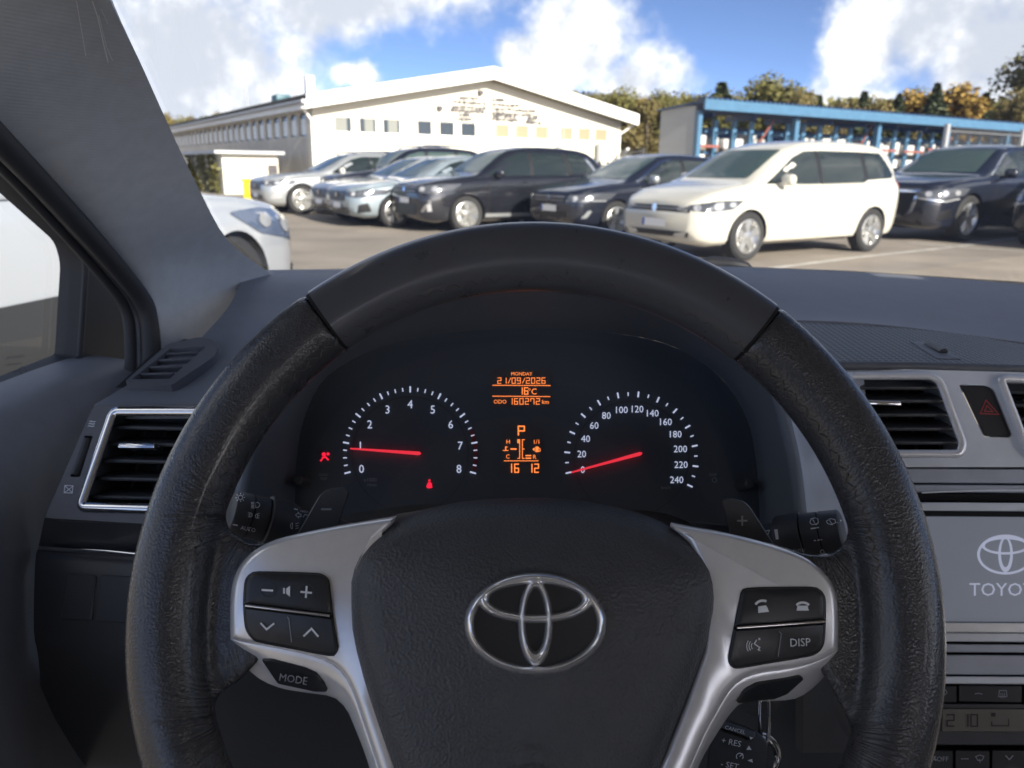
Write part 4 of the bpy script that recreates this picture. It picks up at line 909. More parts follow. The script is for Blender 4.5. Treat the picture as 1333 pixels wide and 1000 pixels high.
# ---------------------------------------------------------------- cabin shell: pillar, windscreen, roof, rear
cs = empty('car_cabin', (0.37, -.2, 0.3), 'grey fabric trimmed windscreen pillar and cabin shell left of the steering wheel', 'car cabin')
pil = grid('pillar_trim', [
    [(104, -90, .40), (40, -90, .405), (-60, -70, .40), (-150, -40, .39)],
    [(143, 0, .47), (88, 18, .47), (8, 58, .462), (-62, 100, .455)],
    [(182, 80, .55), (128, 102, .545), (52, 138, .535), (-6, 165, .53)],
    [(218, 160, .64), (168, 182, .63), (100, 213, .615), (52, 225, .61)],
    [(256, 240, .75), (212, 258, .735), (148, 280, .71), (106, 285, .70)],
    [(296, 312, .88), (254, 326, .85), (192, 345, .80), (156, 345, .78)],
    [(347, 353, .99), (300, 372, .93), (236, 385, .85), (196, 385, .82)],
    [(365, 372, 1.02), (312, 405, .96), (250, 420, .87), (206, 420, .83)],
    [(380, 410, 1.05), (320, 460, .99), (250, 480, .89), (206, 480, .84)]], M_fab, cs, 4, thick=.02)
# thin scuffs near the pillar top
mt = MeshT(pil)
pr('scuff_mark', [S([(99, 0), (104, 30), (111, 72)], .9), S([(120, 0), (127, 22), (134, 55), (140, 80)], 1.6), S([(128, 18), (138, 60), (146, 78)], .8), S([(131, 10), (140, 30)], .7)], mt, mat('scuff', (.92, .93, .94), .8), cs, .0008)
# windscreen: left edge follows the pillar, right edge mirrors it about the car's centre line
edge = [P(365, 360, 1.03), P(300, 312, .91), P(262, 240, .775), P(224, 160, .662), P(188, 80, .57), P(150, 0, .487), P(110, -90, .412), P(60, -190, .35)]
rows = []
for q in edge:
    x0, x1 = q.x, .74 - q.x; row = []
    for k in range(9):
        t = k / 8; b = 4 * t * (1 - t); row.append(V((x0 + (x1 - x0) * t, q.y + .10 * b, q.z - .015 * b)))
    rows.append(row)
grid('windscreen', rows, M_glass, cs, 2)
hd = rows[-1]
bm = bmesh.new(); zr = hd[0].z
fr_ = [bm.verts.new(p + V((0, -.004, .004))) for p in hd]; bk = [bm.verts.new((p.x * 1.02, -2.0, zr + .05)) for p in hd]
for i in range(8): bm.faces.new((fr_[i], fr_[i + 1], bk[i + 1], bk[i]))
ro_ = from_bm('roof_lining', bm, M_shell, cs); solid(ro_, .03)
for s in (-1, 1): box('roof_side_rail', (.37 + s * .66, -.72, zr + .03), (.16, 2.6, .05), M_shell, cs, bev=.01)  # out-of-view rails, added to keep sun off the dash
box('header_rail', (.37, hd[4].y - .06, zr + .045), (1.0, .10, .03), M_shell, cs, bev=.01)
# rear bodywork and floor behind the seats
box('rear_seat_back', (.37, -1.75, .65), (1.4, .12, .7), M_seat, cs, bev=.05)
for s in (-1, 1):
    box('rear_door_panel', (.37 + s * .74, -1.2, .62), (.06, 1.5, .66), M_hard, cs)
    tube('centre_pillar', [V((.37 + s * .72, -.42, .9)), V((.37 + s * .60, -.50, zr + .04))], .045, M_shell, cs, 8)
    tube('rear_pillar', [V((.37 + s * .72, -1.95, .95)), V((.37 + s * .58, -1.75, zr + .05))], .06, M_shell, cs, 8)
grid('bonnet', [[V((x, 1.32 + .10 * (1 - ((x - .37) / .75) ** 2) - .25 * ((x - .37) / .75) ** 4, .95)) for x in (-.38, -.1, .37, .84, 1.12)], [V((x, 1.75, .90 + .03 * (1 - ((x - .37) / .75) ** 2))) for x in (-.38, -.1, .37, .84, 1.12)], [V((x, 2.15, .80)) for x in (-.30, -.1, .37, .84, 1.04)]], M_ps, cs, 3)  # out-of-view bonnet, added to bounce sunlight into the cabin
box('floor_pan', (.37, -.3, .24), (1.5, 3.0, .05), M_rub, cs)
pm = [V((.74 - q.x + .03, q.y, q.z)) for q in edge]
tube('pillar_far', pm, .05, M_fab, cs, 8)
box('door_panel_far', (1.14, -.1, .70), (.07, 1.7, .62), M_seat, cs)
for x, nm in ((0.0, 'seat'), (.74, 'seat')):
    t = empty('front_seat', (x, -.45, .3), ('beige fabric driver seat behind the viewpoint' if x == 0 else 'beige fabric passenger seat right of the driver'), 'seat', 'front seats')
    box('cushion', (x, -.22, .52), (.5, .5, .16), M_seat, t, bev=.05, seg=3)
    box('backrest', (x, -.58, .86), (.5, .14, .66), M_seat, t, Matrix.Rotation(R(-14), 3, 'X'), .05, 3); box('headrest', (x, -.70, 1.30), (.26, .10, .2), M_seat, t, Matrix.Rotation(R(-10), 3, 'X'), .04, 3)

# ---------------------------------------------------------------- driver's door: frame, glass, sill, panel
dd = empty('driver_door', P(40, 700, .7), 'dark driver door with small wet window corner at the left edge', 'car door')
WP = PlaneT((0, 503, .74), (110, 470, .86), (15, 237, .72))
gl_px = round_poly([(-260, 620), (-200, 120), (5, 226), (16, 236), (104, 318), (112, 345), (104, 466)], [5, 5, 4, 10, 10, 14, 4], 4)
class Far:  # same plane, a little further out
    pass
frame_px = [(-300, 700), (-240, 20), (-20, 120), (62, 232), (122, 300), (168, 352), (192, 400), (194, 520)]
holed('window_frame', frame_px, [gl_px], WP, M_rub, dd, depth=.03, edge=.02)
pr('window_glass', [Q(gl_px)], WP, M_glass, dd, -.018)
tube('window_seal', [WP.hit(*p, .003) for p in gl_px[10:]], .0035, M_rub, dd, 6)
# rubber lips running up beside the pillar
M_lip = mat('seal_lip', (0.049, 0.052, 0.059), 0.4)
for k, (du, rr2, m_) in enumerate(((0, .010, M_rub), (-14, .0045, M_lip), (-26, .007, M_rub))):
    path = [(-70 + du, 112, .46), (-8 + du, 175, .535), (50 + du, 235, .615), (104 + du, 294, .70), (154 + du, 350, .78), (186 + du, 392, .82), (196 + du, 430, .83), (197 + du, 490, .83)]
    tube('door_seal', [V(p) for p in spline([tuple(P(*q)) for q in path], 4)], rr2, m_, dd, 8)
door = grid('door_panel', [
    [(-90, 530, .66), (0, 498, .75), (60, 476, .81), (112, 463, .87), (175, 470, .88), (210, 480, .88)],
    [(-90, 560, .60), (0, 516, .69), (70, 488, .76), (130, 472, .82), (175, 478, .84), (205, 492, .84)],
    [(-90, 610, .55), (0, 556, .64), (70, 520, .71), (126, 500, .77), (160, 500, .80), (200, 510, .80)],
    [(-90, 720, .49), (0, 680, .57), (60, 630, .65), (105, 590, .71), (135, 560, .76), (190, 560, .78)],
    [(-90, 900, .45), (0, 870, .52), (50, 830, .60), (80, 790, .66), (110, 760, .70), (160, 760, .72)],
    [(-90, 1200, .42), (0, 1150, .48), (50, 1100, .55), (80, 1050, .60), (110, 1000, .65), (160, 1000, .68)]], M_soft, dd, 4, thick=.01)
tgw = PlaneT(WP.o, WP.n)
M_etch = mat('glass_etching', (.05, .06, .07), .7)
pr('glass_marking', [T('ATOYOT', 20, 465, 4.2, -6), T('DETANIMAL', 18, 474, 2.6, -6), T('E3 00M13', 18, 484, 2.4, -6), S(circ(30, 482, 4.2, 4.6, 16), .6, True)], tgw, M_etch, dd, -.0165)

# ---------------------------------------------------------------- dashboard
db = empty('dashboard', P(700, 900, .7), 'dark grey dashboard with silver trimmed centre and air vents under the windscreen', 'dashboard')
grid('top_pad', [
    [(318, 352, 1.04), (380, 351, 1.05), (450, 350, 1.07), (560, 347, 1.09), (700, 345, 1.10), (900, 346, 1.10), (1000, 349, 1.10), (1150, 356, 1.08), (1333, 370, 1.04), (1560, 392, .99)],
    [(313, 368, .945), (372, 368, .95), (450, 368, .96), (560, 366, .97), (700, 366, .97), (900, 366, .97), (1010, 368, .975), (1150, 376, .965), (1333, 392, .94), (1560, 418, .90)],
    [(297, 400, .86), (350, 404, .855), (430, 408, .855), (560, 404, .86), (700, 400, .865), (900, 402, .865), (1030, 406, .855), (1150, 412, .845), (1333, 432, .82), (1560, 464, .79)],
    [(262, 440, .775), (320, 446, .76), (430, 448, .755), (560, 440, .77), (700, 420, .805), (900, 418, .81), (1035, 417, .81), (1150, 423, .80), (1333, 446, .78), (1560, 482, .745)]], M_soft, db, 4, thick=.012)
grid('side_top_pad', [
    [(262, 440, .775), (320, 446, .76), (430, 448, .755), (560, 440, .77)],
    [(214, 468, .73), (292, 474, .71), (420, 474, .70), (560, 470, .70)],
    [(168, 500, .685), (262, 502, .665), (400, 500, .655), (560, 500, .65)],
    [(122, 527, .622), (262, 526, .606), (400, 526, .60), (560, 526, .60)]], M_soft, db, 4, thick=.012)
grid('speaker_mesh_panel', [
    [(880, 420, .805), (1036, 419.5, .806), (1150, 425.5, .796), (1250, 435, .788), (1333, 448.5, .776), (1560, 485, .74)],
    [(880, 446, .73), (1060, 447, .728), (1170, 450, .722), (1250, 456, .716), (1333, 466, .708), (1560, 492, .69)],
    [(880, 474, .668), (1085, 474, .664), (1190, 475, .660), (1260, 477, .657), (1333, 479, .652), (1560, 492, .64)]], M_mesh, db, 5, thick=.008)
tube('panel_lip', [P(*p) for p in ((1060, 476, .662), (1120, 476.5, .661), (1190, 477, .66), (1260, 479, .657), (1333, 481.5, .652), (1560, 494, .64))], .004, M_hard, db, 8)
# thumb wheel in the mesh panel
tw = MeshT(bpy.data.objects['speaker_mesh_panel'])
wsl = plate('sensor_bezel', round_poly([(1184, 445), (1212, 446), (1252, 468), (1220, 467.5)], 3, 3), tw, M_hard, db, ((0, -.002), (0, .0004), (2, .0008)))
pr('sensor_slot', [Q(round_poly([(1202, 448), (1216, 448.5), (1234, 461), (1222, 461)], 2, 2))], tw, M_deep, wsl, .0012)
tube('sensor_wheel', [tw.hit(*p, .0005) for p in ((1208, 449), (1214, 452.5), (1221, 456), (1228, 460))], .0042, M_slat, wsl, 8)

# side demister
SD = PlaneT((166, 497, .684), (283, 447, .765), (224, 500, .668))
pl_px = round_poly([(162, 497), (218, 448), (262, 438), (285, 447), (280, 463), (224, 501)], [4, 6, 8, 6, 6, 4], 3)
op_px = [(171, 494), (221, 454), (268, 451), (221, 493)]
vd = holed('demister_vent', pl_px, [op_px], SD, M_hard, db, depth=.03, edge=.02, off=.006)
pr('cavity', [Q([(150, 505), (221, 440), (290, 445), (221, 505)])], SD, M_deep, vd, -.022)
for t in (.18, .40, .62, .83):
    a = V(op_px[0]) .lerp(V(op_px[1]), t); b = V(op_px[3]).lerp(V(op_px[2]), t); pa, pb = SD.hit(a.x, a.y, .003), SD.hit(b.x, b.y, .003)
    ex = (pb - pa); ln = ex.length; ex.normalize(); ez = SD.n; ey = ez.cross(ex)
    box('slat', (pa + pb) / 2 - ez * .008, (ln, .0022, .022), M_hard, vd, basis(ex, ey, ez) @ Matrix.Rotation(R(25), 3, 'X'), .0006, 1)

# left air vent panel
LV = PlaneT((123, 526, .618), (300, 526, .600), (58, 673, .585))
lo = round_poly([(122, 527), (320, 526), (300, 690), (190, 682), (58, 674)], [10, 4, 4, 4, 8], 4)
lh = round_poly([(147, 535), (300, 535), (290, 664), (104, 660)], [8, 6, 6, 8], 4)
slot = round_poly([(110, 567), (121, 567), (104, 621), (91, 621)], 2, 2)
holed('vent_panel', lo, [lh, slot], LV, M_hard, db, depth=.04, edge=.03, off=.004)
def vent(name_px, tgt, slats, tab, u0u1, frame_m, fr_r, cav, tilt=28, fl=.6):
    fr = tube('air_vent', [tgt.hit(x, y, .005) for x, y in name_px], fr_r, frame_m, db, 8, True, (tgt.n, fl))
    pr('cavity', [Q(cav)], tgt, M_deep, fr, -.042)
    for (a, b) in slats:
        pa, pb = tgt.hit(*a, -.006), tgt.hit(*b, -.006); ex = pb - pa; ln = ex.length; ex.normalize(); ez = tgt.n; ey = ez.cross(ex)
        box('slat', (pa + pb) / 2 - ez * .008, (ln, .0032, .026), M_slat, fr, basis(ex, ey, ez) @ Matrix.Rotation(R(tilt), 3, 'X'), .0012, 2)
    (a, b) = tab; pa, pb = tgt.hit(*a, .0), tgt.hit(*b, .0); ex = pb - pa; ln = ex.length; ex.normalize(); ez = tgt.n; ey = ez.cross(ex)
    box('vent_tab', (pa + pb) / 2, (ln, .0042, .012), M_chrome, fr, basis(ex, ey, ez), .0015, 2)
    bm = bmesh.new()
    for k in range(7):
        t = (k + .5) / 7; q = [tgt.hit(cav[0][0] + (cav[1][0] - cav[0][0]) * t, cav[0][1] + 8, -.034), tgt.hit(cav[3][0] + (cav[2][0] - cav[3][0]) * t, cav[3][1] - 8, -.034)]
        tube_bm(bm, q, .0014, 4)
    from_bm('rear_vanes', bm, M_slat, fr)
    return fr
vent(lh, LV, [((142 - .36 * (y - 548), y), (292, y + 3)) for y in (549, 570, 592, 615, 639)], ((159, 583), (207, 583)), None, M_chrome, .0038, [(135, 525), (310, 525), (300, 675), (90, 672)])
tube('thumb_wheel', [LV.hit(*p, .0) for p in ((115, 572), (110, 590), (104, 606), (98, 619))], .0045, M_slat, db, 8)
pr('vent_symbol', [S([(116 - i * .8, 549 + i * 3), (118.5 - i * .8, 548.2 + i * 3), (121 - i * .8, 549.4 + i * 3), (124.5 - i * .8, 548.6 + i * 3)], 1.0) for i in range(3)], LV, M_print, db, .0046)
pr('vent_symbol', [S([(84.5, 632), (95, 632.5), (94, 642), (83.5, 641.5)], 1.0, True), S([(85, 633), (94, 641.5)], .9), S([(95, 633), (84, 641.5)], .9)], LV, M_print, db, .0046)
# lower left: knee panel with chrome strip and two blank switches
low = grid('knee_panel', [
    [(58, 674, .592), (130, 679, .58), (190, 683, .57), (330, 690, .555), (520, 690, .57)],
    [(50, 712, .602), (130, 716, .595), (190, 719, .588), (330, 724, .575), (520, 724, .60)],
    [(46, 730, .588), (130, 734, .578), (190, 736, .57), (330, 742, .558), (520, 742, .62)],
    [(44, 820, .575), (130, 826, .56), (190, 830, .55), (330, 840, .55), (520, 840, .62)],
    [(52, 880, .585), (130, 886, .575), (190, 890, .568), (330, 900, .57), (520, 900, .64)],
    [(60, 1060, .72), (130, 1080, .72), (190, 1080, .72), (330, 1080, .72), (520, 1080, .72)]], M_dark, db, 4, thick=.008)
grid('knee_panel', [
    [(900, 690, .57), (1040, 700, .56), (1150, 700, .62), (1180, 700, .65)],
    [(900, 820, .62), (1040, 830, .60), (1150, 830, .62), (1180, 830, .65)],
    [(900, 920, .64), (1040, 930, .60), (1150, 930, .61), (1180, 930, .64)],
    [(900, 1080, .70), (1040, 1080, .66), (1150, 1080, .62), (1180, 1080, .64)]], M_dark, db, 4, thick=.008)
KT = MeshT(low)
tube('chrome_strip', [KT.hit(*p, .002) for p in ((52, 717), (90, 720), (130, 722), (175, 725), (230, 728), (320, 733))], .0022, M_chrome, db, 6)
for q in (((90, 747), (127, 749), (121, 808), (81, 806)), ((133, 749), (175, 751), (172, 811), (126, 809))):
    plate('blank_switch', round_poly(q, 4, 3), KT, M_dark, db, ((0, -.002), (0, .0012), (1.5, .002)))
bm = bmesh.new()
box('footwell_back', (.2, .95, .60), (1.2, .04, .56), M_dark, db)

# centre stack faces: silver face with vents, screen, climate controls
CF = PlaneT((1100, 480, .662), (1333, 486, .648), (1220, 900, .612))
fo_ = round_poly([(1004, 478), (1120, 479), (1333, 485), (1560, 497), (1560, 608), (1060, 608), (1040, 560)], 3, 2)
vh = round_poly([(1060, 489), (1212, 489), (1224, 497), (1254, 578), (1250, 591), (1060, 591)], [3, 8, 8, 8, 8, 3], 4)
vh2 = round_poly([(1302, 492), (1500, 500), (1500, 598), (1348, 594), (1338, 586)], [8, 8, 8, 8, 8], 4)
hb = round_poly([(1248, 501), (1284, 502), (1294, 507), (1318, 566), (1314, 570), (1280, 569)], [3, 5, 5, 4, 4, 4], 3)
face = holed('silver_face', fo_, [vh, vh2, hb], CF, M_console, db, depth=.035, edge=.03)
vent(vh, CF, [((1066, y - .6), (1226 + (y - 498) * .35, y)) for y in (499, 516, 534, 552, 570)], ((1120, 524.5), (1170, 526.5)), None, M_silver, .0034, [(1050, 480), (1245, 480), (1275, 602), (1050, 602)], 24)
vent(vh2, CF, [((1308 + (y - 498) * .38, y), (1495, y + 5)) for y in (504, 521, 539, 557, 575)], ((1380, 536), (1430, 538)), None, M_silver, .0034, [(1290, 485), (1510, 490), (1510, 605), (1325, 605)], 24)
hz = plate('hazard_button', offset_poly(hb, 1.2), CF, M_btn, db, ((0, -.02), (0, -.002), (1.5, -.001)))
pr('hazard_triangle', [S([(1283.5, 521), (1276, 538.5), (1300.5, 539.5)], 1.1, True), S([(1285, 528), (1281.5, 535.5), (1292.5, 536)], 1.0, True)], CF, M_hz, hz, -.0006)
def cbar(name, y0, y1, m, off0=0.0, off1=0.0, x0=1040, x1=1560, par=None, dep=.03, bev=2, sl=0.022):
    o = [(x0, y0), (x1, y0 + (x1 - x0) * sl), (x1, y1 + (x1 - x0) * sl), (x0, y1)]
    return plate(name, round_poly(o, bev, 2), CF, m, par or db, ((0, off0 - dep), (0, off0 - .001), (1.2, off0)))
sl0 = .006
cbar('lower_silver_band', 609, 628, M_console2, -.001, sl=sl0)
cbar('lower_silver_band', 630, 640, M_console2, .001, sl=sl0)
cbar('disc_slot', 641, 652, M_deep, -.012, sl=sl0)
cbar('slot_lip', 653, 664, M_console, .003, sl=sl0)
pr('slot_curve', [S([(1200 + i * 8, 641.5 - 3.2 * math.sin(min(1, i / 14) * 1.57)) for i in range(40)], 2.0)], CF, M_console, db, .0035)
iu = empty('infotainment_unit', CF.hit(1300, 820), 'silver framed infotainment unit with pale start logo on its grey screen', 'screen')
cbar('screen_shadow_gap', 664, 672, M_deep, -.004, par=iu, sl=sl0, x0=1170)
scr = cbar('screen', 672, 809, M_screen, -.002, par=iu, sl=sl0, x0=1170)
cbar('bezel', 810, 823, M_silver, .006, par=iu, sl=sl0, x0=1170)
cbar('bezel', 823.5, 835, M_console, .003, par=iu, sl=sl0, x0=1170)
cbar('lower_band', 838, 849, M_console2, .001, par=iu, sl=sl0, x0=1170)
cbar('lower_band', 852, 878, M_console2, .002, par=iu, sl=sl0, x0=1170)
cbar('lower_band', 880, 890, M_console, .003, par=iu, sl=sl0, x0=1170)
cbar('backing', 600, 1100, M_deep, -.02, par=iu, sl=sl0, x0=1060, dep=.02)
class LogoT:
    pass
def ellring(c, ro, ri, n=48, di=(0, 0)):
    vs_ = circ(c[0], c[1], *ro, n) + circ(c[0] + di[0], c[1] + di[1], *ri, n); fs = [(i, (i + 1) % n, n + (i + 1) % n, n + i) for i in range(n)]; return vs_, fs
pr('logo', [ellring((1309, 722), (37, 26), (33.5, 23)), ellring((1309, 710.5), (31, 11.5), (27, 8.5))], CF, M_slogo, scr, -.0014)
pr('logo', [ellring((1309, 722), (9.5, 23), (6, 18.5), di=(0, -2))], CF, M_slogo, scr, -.0011)
pr('logo_word', [T('TOYOTA', 1312, 767, 17.5, 0, 1.02)], CF, M_slogo, scr, -.0014)
cl = empty('climate_panel', CF.hit(1300, 960), 'black climate control panel with dim temperature display below the screen', 'control panel')
def cbtn(name, x0, x1, y0, y1, m=M_btn, off=.002): return plate(name, round_poly([(x0, y0), (x1, y0 + 1), (x1, y1 + 1), (x0, y1)], 2, 2), CF, m, cl, ((0, -.02), (0, off - .001), (1.2, off)))
cbtn('button', 1190, 1246, 892, 914); b2 = cbtn('button', 1247.5, 1331, 892, 914); cbtn('button', 1332.5, 1420, 893, 915)
cbtn('frame', 1180, 1560, 915.5, 970, M_dark, .0); disp = cbtn('display', 1226, 1480, 922, 953, M_lcd2, .002)
cbtn('button', 1190, 1241, 976, 1030); cbtn('button', 1243, 1289, 976, 1030); cbtn('button', 1291, 1350, 976, 1030); cbtn('button', 1352, 1420, 976, 1030)
pr('digits', digits('21', 1233, 938, 9, 15, 18, 1.6) + digits('0', 1264, 938, 8.5, 15, 15, 1.6) + [Q([(1259, 944), (1261, 944), (1261, 946), (1259, 946)]), S([(1291, 939), (1291, 945), (1313, 945), (1313, 936)], 1.4), Q([(1290, 928), (1296, 928), (1296, 933), (1290, 933)])], CF, mat('lcd_ink', (.02, .018, .016), .5), disp, .0025)
pr('button_symbol', [S([(1301, 899), (1310, 899), (1311, 907), (1300, 907)], 1.0, True)] + [S([(1303 + i * 2.4, 902), (1303 + i * 2.4, 909)], .8) for i in range(3)] + [S([(1269, 903.5), (1274, 902.5), (1279, 903.8)], 1.0), S([(1220, 900), (1231, 898.5), (1233, 902), (1228, 906)], 1.1), S([(1228, 902), (1228, 908)], .8)], CF, M_dim, cl, .0024)
pr('button_symbol', [T('OFF', 1227, 988, 6.5), S([(1212, 985), (1219, 990)], 2), S([(1213, 990.5), (1218, 984.5)], 2), S([(1251, 988), (1261, 988)], 1), S([(1270, 985), (1276, 983), (1281, 985), (1278, 990), (1273, 990)], 1.0, True), S([(1275, 988), (1276, 993)], .9), S([(1309, 983.5), (1314, 989), (1319, 983.5)], 1.2)], CF, M_dim, cl, .0024)

# ---- binnacle around the instruments
KP = PlaneT(P(677, 590, .585), (-(FW * math.cos(R(12)) - UP * math.sin(R(12)))).normalized())
lip_px = [(306, 720), (311, 680), (322, 600), (348, 515), (398, 442), (478, 388), (580, 353), (690, 344), (800, 352), (900, 386), (970, 432), (1008, 505), (1024, 560), (1036, 620), (1046, 720)]
far_px = [(384, 690), (384, 655), (386, 600), (396, 545), (426, 490), (500, 450), (600, 432), (690, 428), (780, 432), (868, 448), (936, 490), (972, 545), (984, 600), (988, 655), (990, 700)]
lip = [P(u, v, .50) for u, v in lip_px]; far = [KP.hit(u, v) for u, v in far_px]
lipS = [V(q) for q in spline([tuple(p) for p in lip], 5)]; farS = [V(q) for q in spline([tuple(p) for p in far], 5)]
rows = [[a.lerp(b, t) for a, b in zip(lipS, farS)] for t in (0, .25, .5, .75, 1.0)]
outer = [[p + V((0, .03, -.002)) + (p - P(690, 560, .5)).normalized() * .012 for p in lipS], [p + V((0, .22, -.03)) + (p - P(690, 560, .5)).normalized() * .02 for p in lipS]]
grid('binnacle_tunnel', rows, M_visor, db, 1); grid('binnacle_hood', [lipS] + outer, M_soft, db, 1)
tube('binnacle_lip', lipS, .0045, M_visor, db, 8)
# dark textured cheek with a pale edge, right of the instruments
rows = []
for v_, da in ((484, .53), (545, .53), (610, .53), (690, .53), (730, .532), (820, .548), (980, .575)):
    t = (v_ - 484) / 476.0; xa = 1008 + 46 * min(1, t * 3.2)
    rows.append([(xa - 8, v_, da - .012), (xa + 4, v_, da), (xa + 34, v_, .60), (1100 + 40 * t, v_, .645 - .03 * t), (1124 + 40 * t, v_, .668 - .042 * t)])
grid('side_panel', rows[:5], M_console2, db, 4, thick=.006); grid('lower_side_panel', rows[4:], M_rub, db, 4, thick=.006)

# ---------------------------------------------------------------- instrument cluster
ic = empty('instrument_cluster', KP.hit(690, 690), 'dark instrument cluster with two lit dials and amber displays behind the wheel', 'instrument cluster')
fpx = spline(far_px, 4) + [(940, 682), (868, 674), (800, 662), (690, 655), (540, 657), (461, 668), (420, 680)]
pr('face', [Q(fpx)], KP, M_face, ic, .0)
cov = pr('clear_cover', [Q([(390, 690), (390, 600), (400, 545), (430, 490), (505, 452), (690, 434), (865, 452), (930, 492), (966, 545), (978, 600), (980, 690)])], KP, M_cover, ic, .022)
def dial(name, c, r, a0, a1, nmaj, nsub, labels, tl, ih, nr, needle, label):
    dsk = pr(name, [ellring(c, (r - 9, r - 9), (r - 9.9, r - 9.9), 64)], KP, M_lip, ic, .001)
    dsk['label'] = label
    for i in range(nmaj * nsub + 1):
        a = R(a0 + (a1 - a0) * i / (nmaj * nsub)); L_ = tl if i % nsub == 0 else tl * .6; wdt = 2.0 if i % nsub == 0 else 1.5
        p0 = (c[0] + math.cos(a) * (r - L_ * .5), c[1] - math.sin(a) * (r - L_ * .5)); p1 = (c[0] + math.cos(a) * (r + L_ * .5), c[1] - math.sin(a) * (r + L_ * .5))
        pr('tick', [S([p0, p1], wdt)], KP, M_num, dsk, .0014)
    for i, t in enumerate(labels):
        a = R(a0 + (a1 - a0) * i / (len(labels) - 1)); pr('numeral', [T(t, c[0] + math.cos(a) * nr, c[1] - math.sin(a) * nr, ih, 0, .95)], KP, M_num, dsk, .0014)
    p0, p1 = V(needle[0]), V(needle[1]); d = (p1 - p0).normalized(); n_ = V((-d.y, d.x)); q = [p0 + n_ * 1.0, p1 - d * 3 + n_ * 2.4, p1 + n_ * .8, p1 - n_ * .8, p1 - d * 3 - n_ * 2.4, p0 - n_ * 1.0]
    plate('needle', [(x.x, x.y) for x in q], KP, M_needle, dsk, ((0, .003), (0, .0045), (.4, .0052)))
    return dsk
ta = dial('tachometer', (534, 592), 85, 196, -16, 8, 4, [str(i) for i in range(9)], 8, 11, 66, ((456, 584), (548, 590.5)), 'tachometer dial with red zone and needle near one')
pr('red_zone', [(lambda n=16: (circ(534, 592, 88, 88, n, 22, -14) + circ(534, 592, 83, 83, n, 22, -14), [(i, i + 1, n + 1 + i + 1, n + 1 + i) for i in range(n)]))()], KP, M_redz, ta, .0011)
pr('unit_text', [T('x1000', 482, 624.5, 5), T('r/min', 484, 631, 4.5)], KP, M_dim, ta, .0012)
sp2 = dial('speedometer', (822, 597), 84, 192.7, -25, 12, 2, [str(i * 20) for i in range(13)], 7.5, 9.2, 65, ((744, 615), (836, 590)), 'speedometer dial with needle resting at zero')
pr('unit_text', [T('km/h', 867, 634.5, 4.6)], KP, M_dim, sp2, .0012)
d1 = pr('trip_display', [Q([(639, 481), (718, 481), (718, 531), (639, 531)])], KP, M_lcd, ic, .001)
pr('display_text', [T('MONDAY', 679, 486.6, 4.6), T('\u00b0C', 693, 509.5, 8), T('ODO', 651, 522.8, 5.2), T('km', 710, 523, 5.6), S([(641, 501.6), (716.5, 502)], .9), S([(641, 515.8), (716.5, 516.4)], .9)]
   + digits('21/09/2026', 648, 495.6, 4.2, 7.2, 6.75, .85) + digits('16', 675.5, 509, 4.4, 8.4, 7.2, 1.25) + digits('160272', 662.5, 522.6, 4.3, 7.4, 7.1, .9), KP, M_amber, d1, .0016)
d2 = pr('gear_display', [Q([(652, 553), (706, 553), (706, 617), (652, 617)])], KP, M_lcd, ic, .001)
pr('display_text', [S([(674.8, 567), (674.8, 555), (682.5, 555), (682.5, 561), (674.8, 561)], 1.7), T('H', 661.5, 575, 5.6), T('C', 661, 594.2, 5.6), T('1/1', 698.5, 575, 5.6), T('R', 695.8, 594.6, 5.6), S([(656, 600), (701, 600)], .9), S([(664.5, 584.6), (672.5, 584.6)], 1.8),
   S([(673.5, 572.5), (676.5, 572.5), (676.5, 596.8), (673.5, 596.8)], 1.0), S([(683, 572.5), (680, 572.5), (680, 596.8), (683, 596.8)], 1.0), S([(680, 584.6), (683, 584.6)], 1.0), Q([(673.5, 572.5), (676, 572.5), (676, 577), (673.5, 577)]), S([(684, 593.2), (691.5, 593.2)], 1.6), S([(684, 596.6), (691.5, 596.6)], 1.6),
   Q([(697, 581.5), (701, 581.5), (701, 588.5), (697, 588.5)]), S([(701, 583), (703, 584.5), (703, 587.5), (701, 587.5)], .9), Q([(693, 585), (696, 582.6), (696, 587.4)]), S([(654.5, 586.5), (662, 586.5)], .8), S([(658.3, 581), (658.3, 586.5)], 1.4), S([(658.3, 582), (661, 582)], .8)]
   + digits('16', 661, 609.6, 5.0, 10.6, 9, 1.4) + digits('12', 687.5, 609.6, 5.0, 10.6, 8.5, 1.4), KP, M_amber, d2, .0016)
pr('airbag_warning_light', [Q(circ(421.5, 591.5, 2.6, 2.6, 10)), Q(circ(427, 591, 2.0, 2.0, 10)), S([(419, 596), (424, 595), (427.5, 599)], 2.0), S([(420, 597), (417, 600.5)], 1.6)], KP, M_warn, ic, .001)
pr('seat_belt_warning_light', [Q(circ(559, 625.6, 1.5, 1.5, 8)), Q([(557.2, 628), (560.8, 628), (563, 634), (561, 635.6), (557, 635.6), (555, 634)]), S([(556, 633.5), (562.5, 629)], .8)], KP, M_warn, ic, .001)
pr('switch_text', [T('ODO', 421, 618, 3.6), T('TRIP', 421, 623.2, 3.6), T('DISP', 928, 618, 3.6), S(circ(930, 625, 3, 3, 10), .7, True)], KP, M_dim, ic, .001)
for (u, v, s_) in ((398, 628, 1), (964, 633, -1)):
    bm = bmesh.new(); c0 = KP.hit(u, v, 0); lathe_bm(bm, [(0, .0042), (.018, .0038), (.022, .0034), (.023, .0022)], c0, KP.n, 16); from_bm('reset_knob', bm, M_dark, ic)

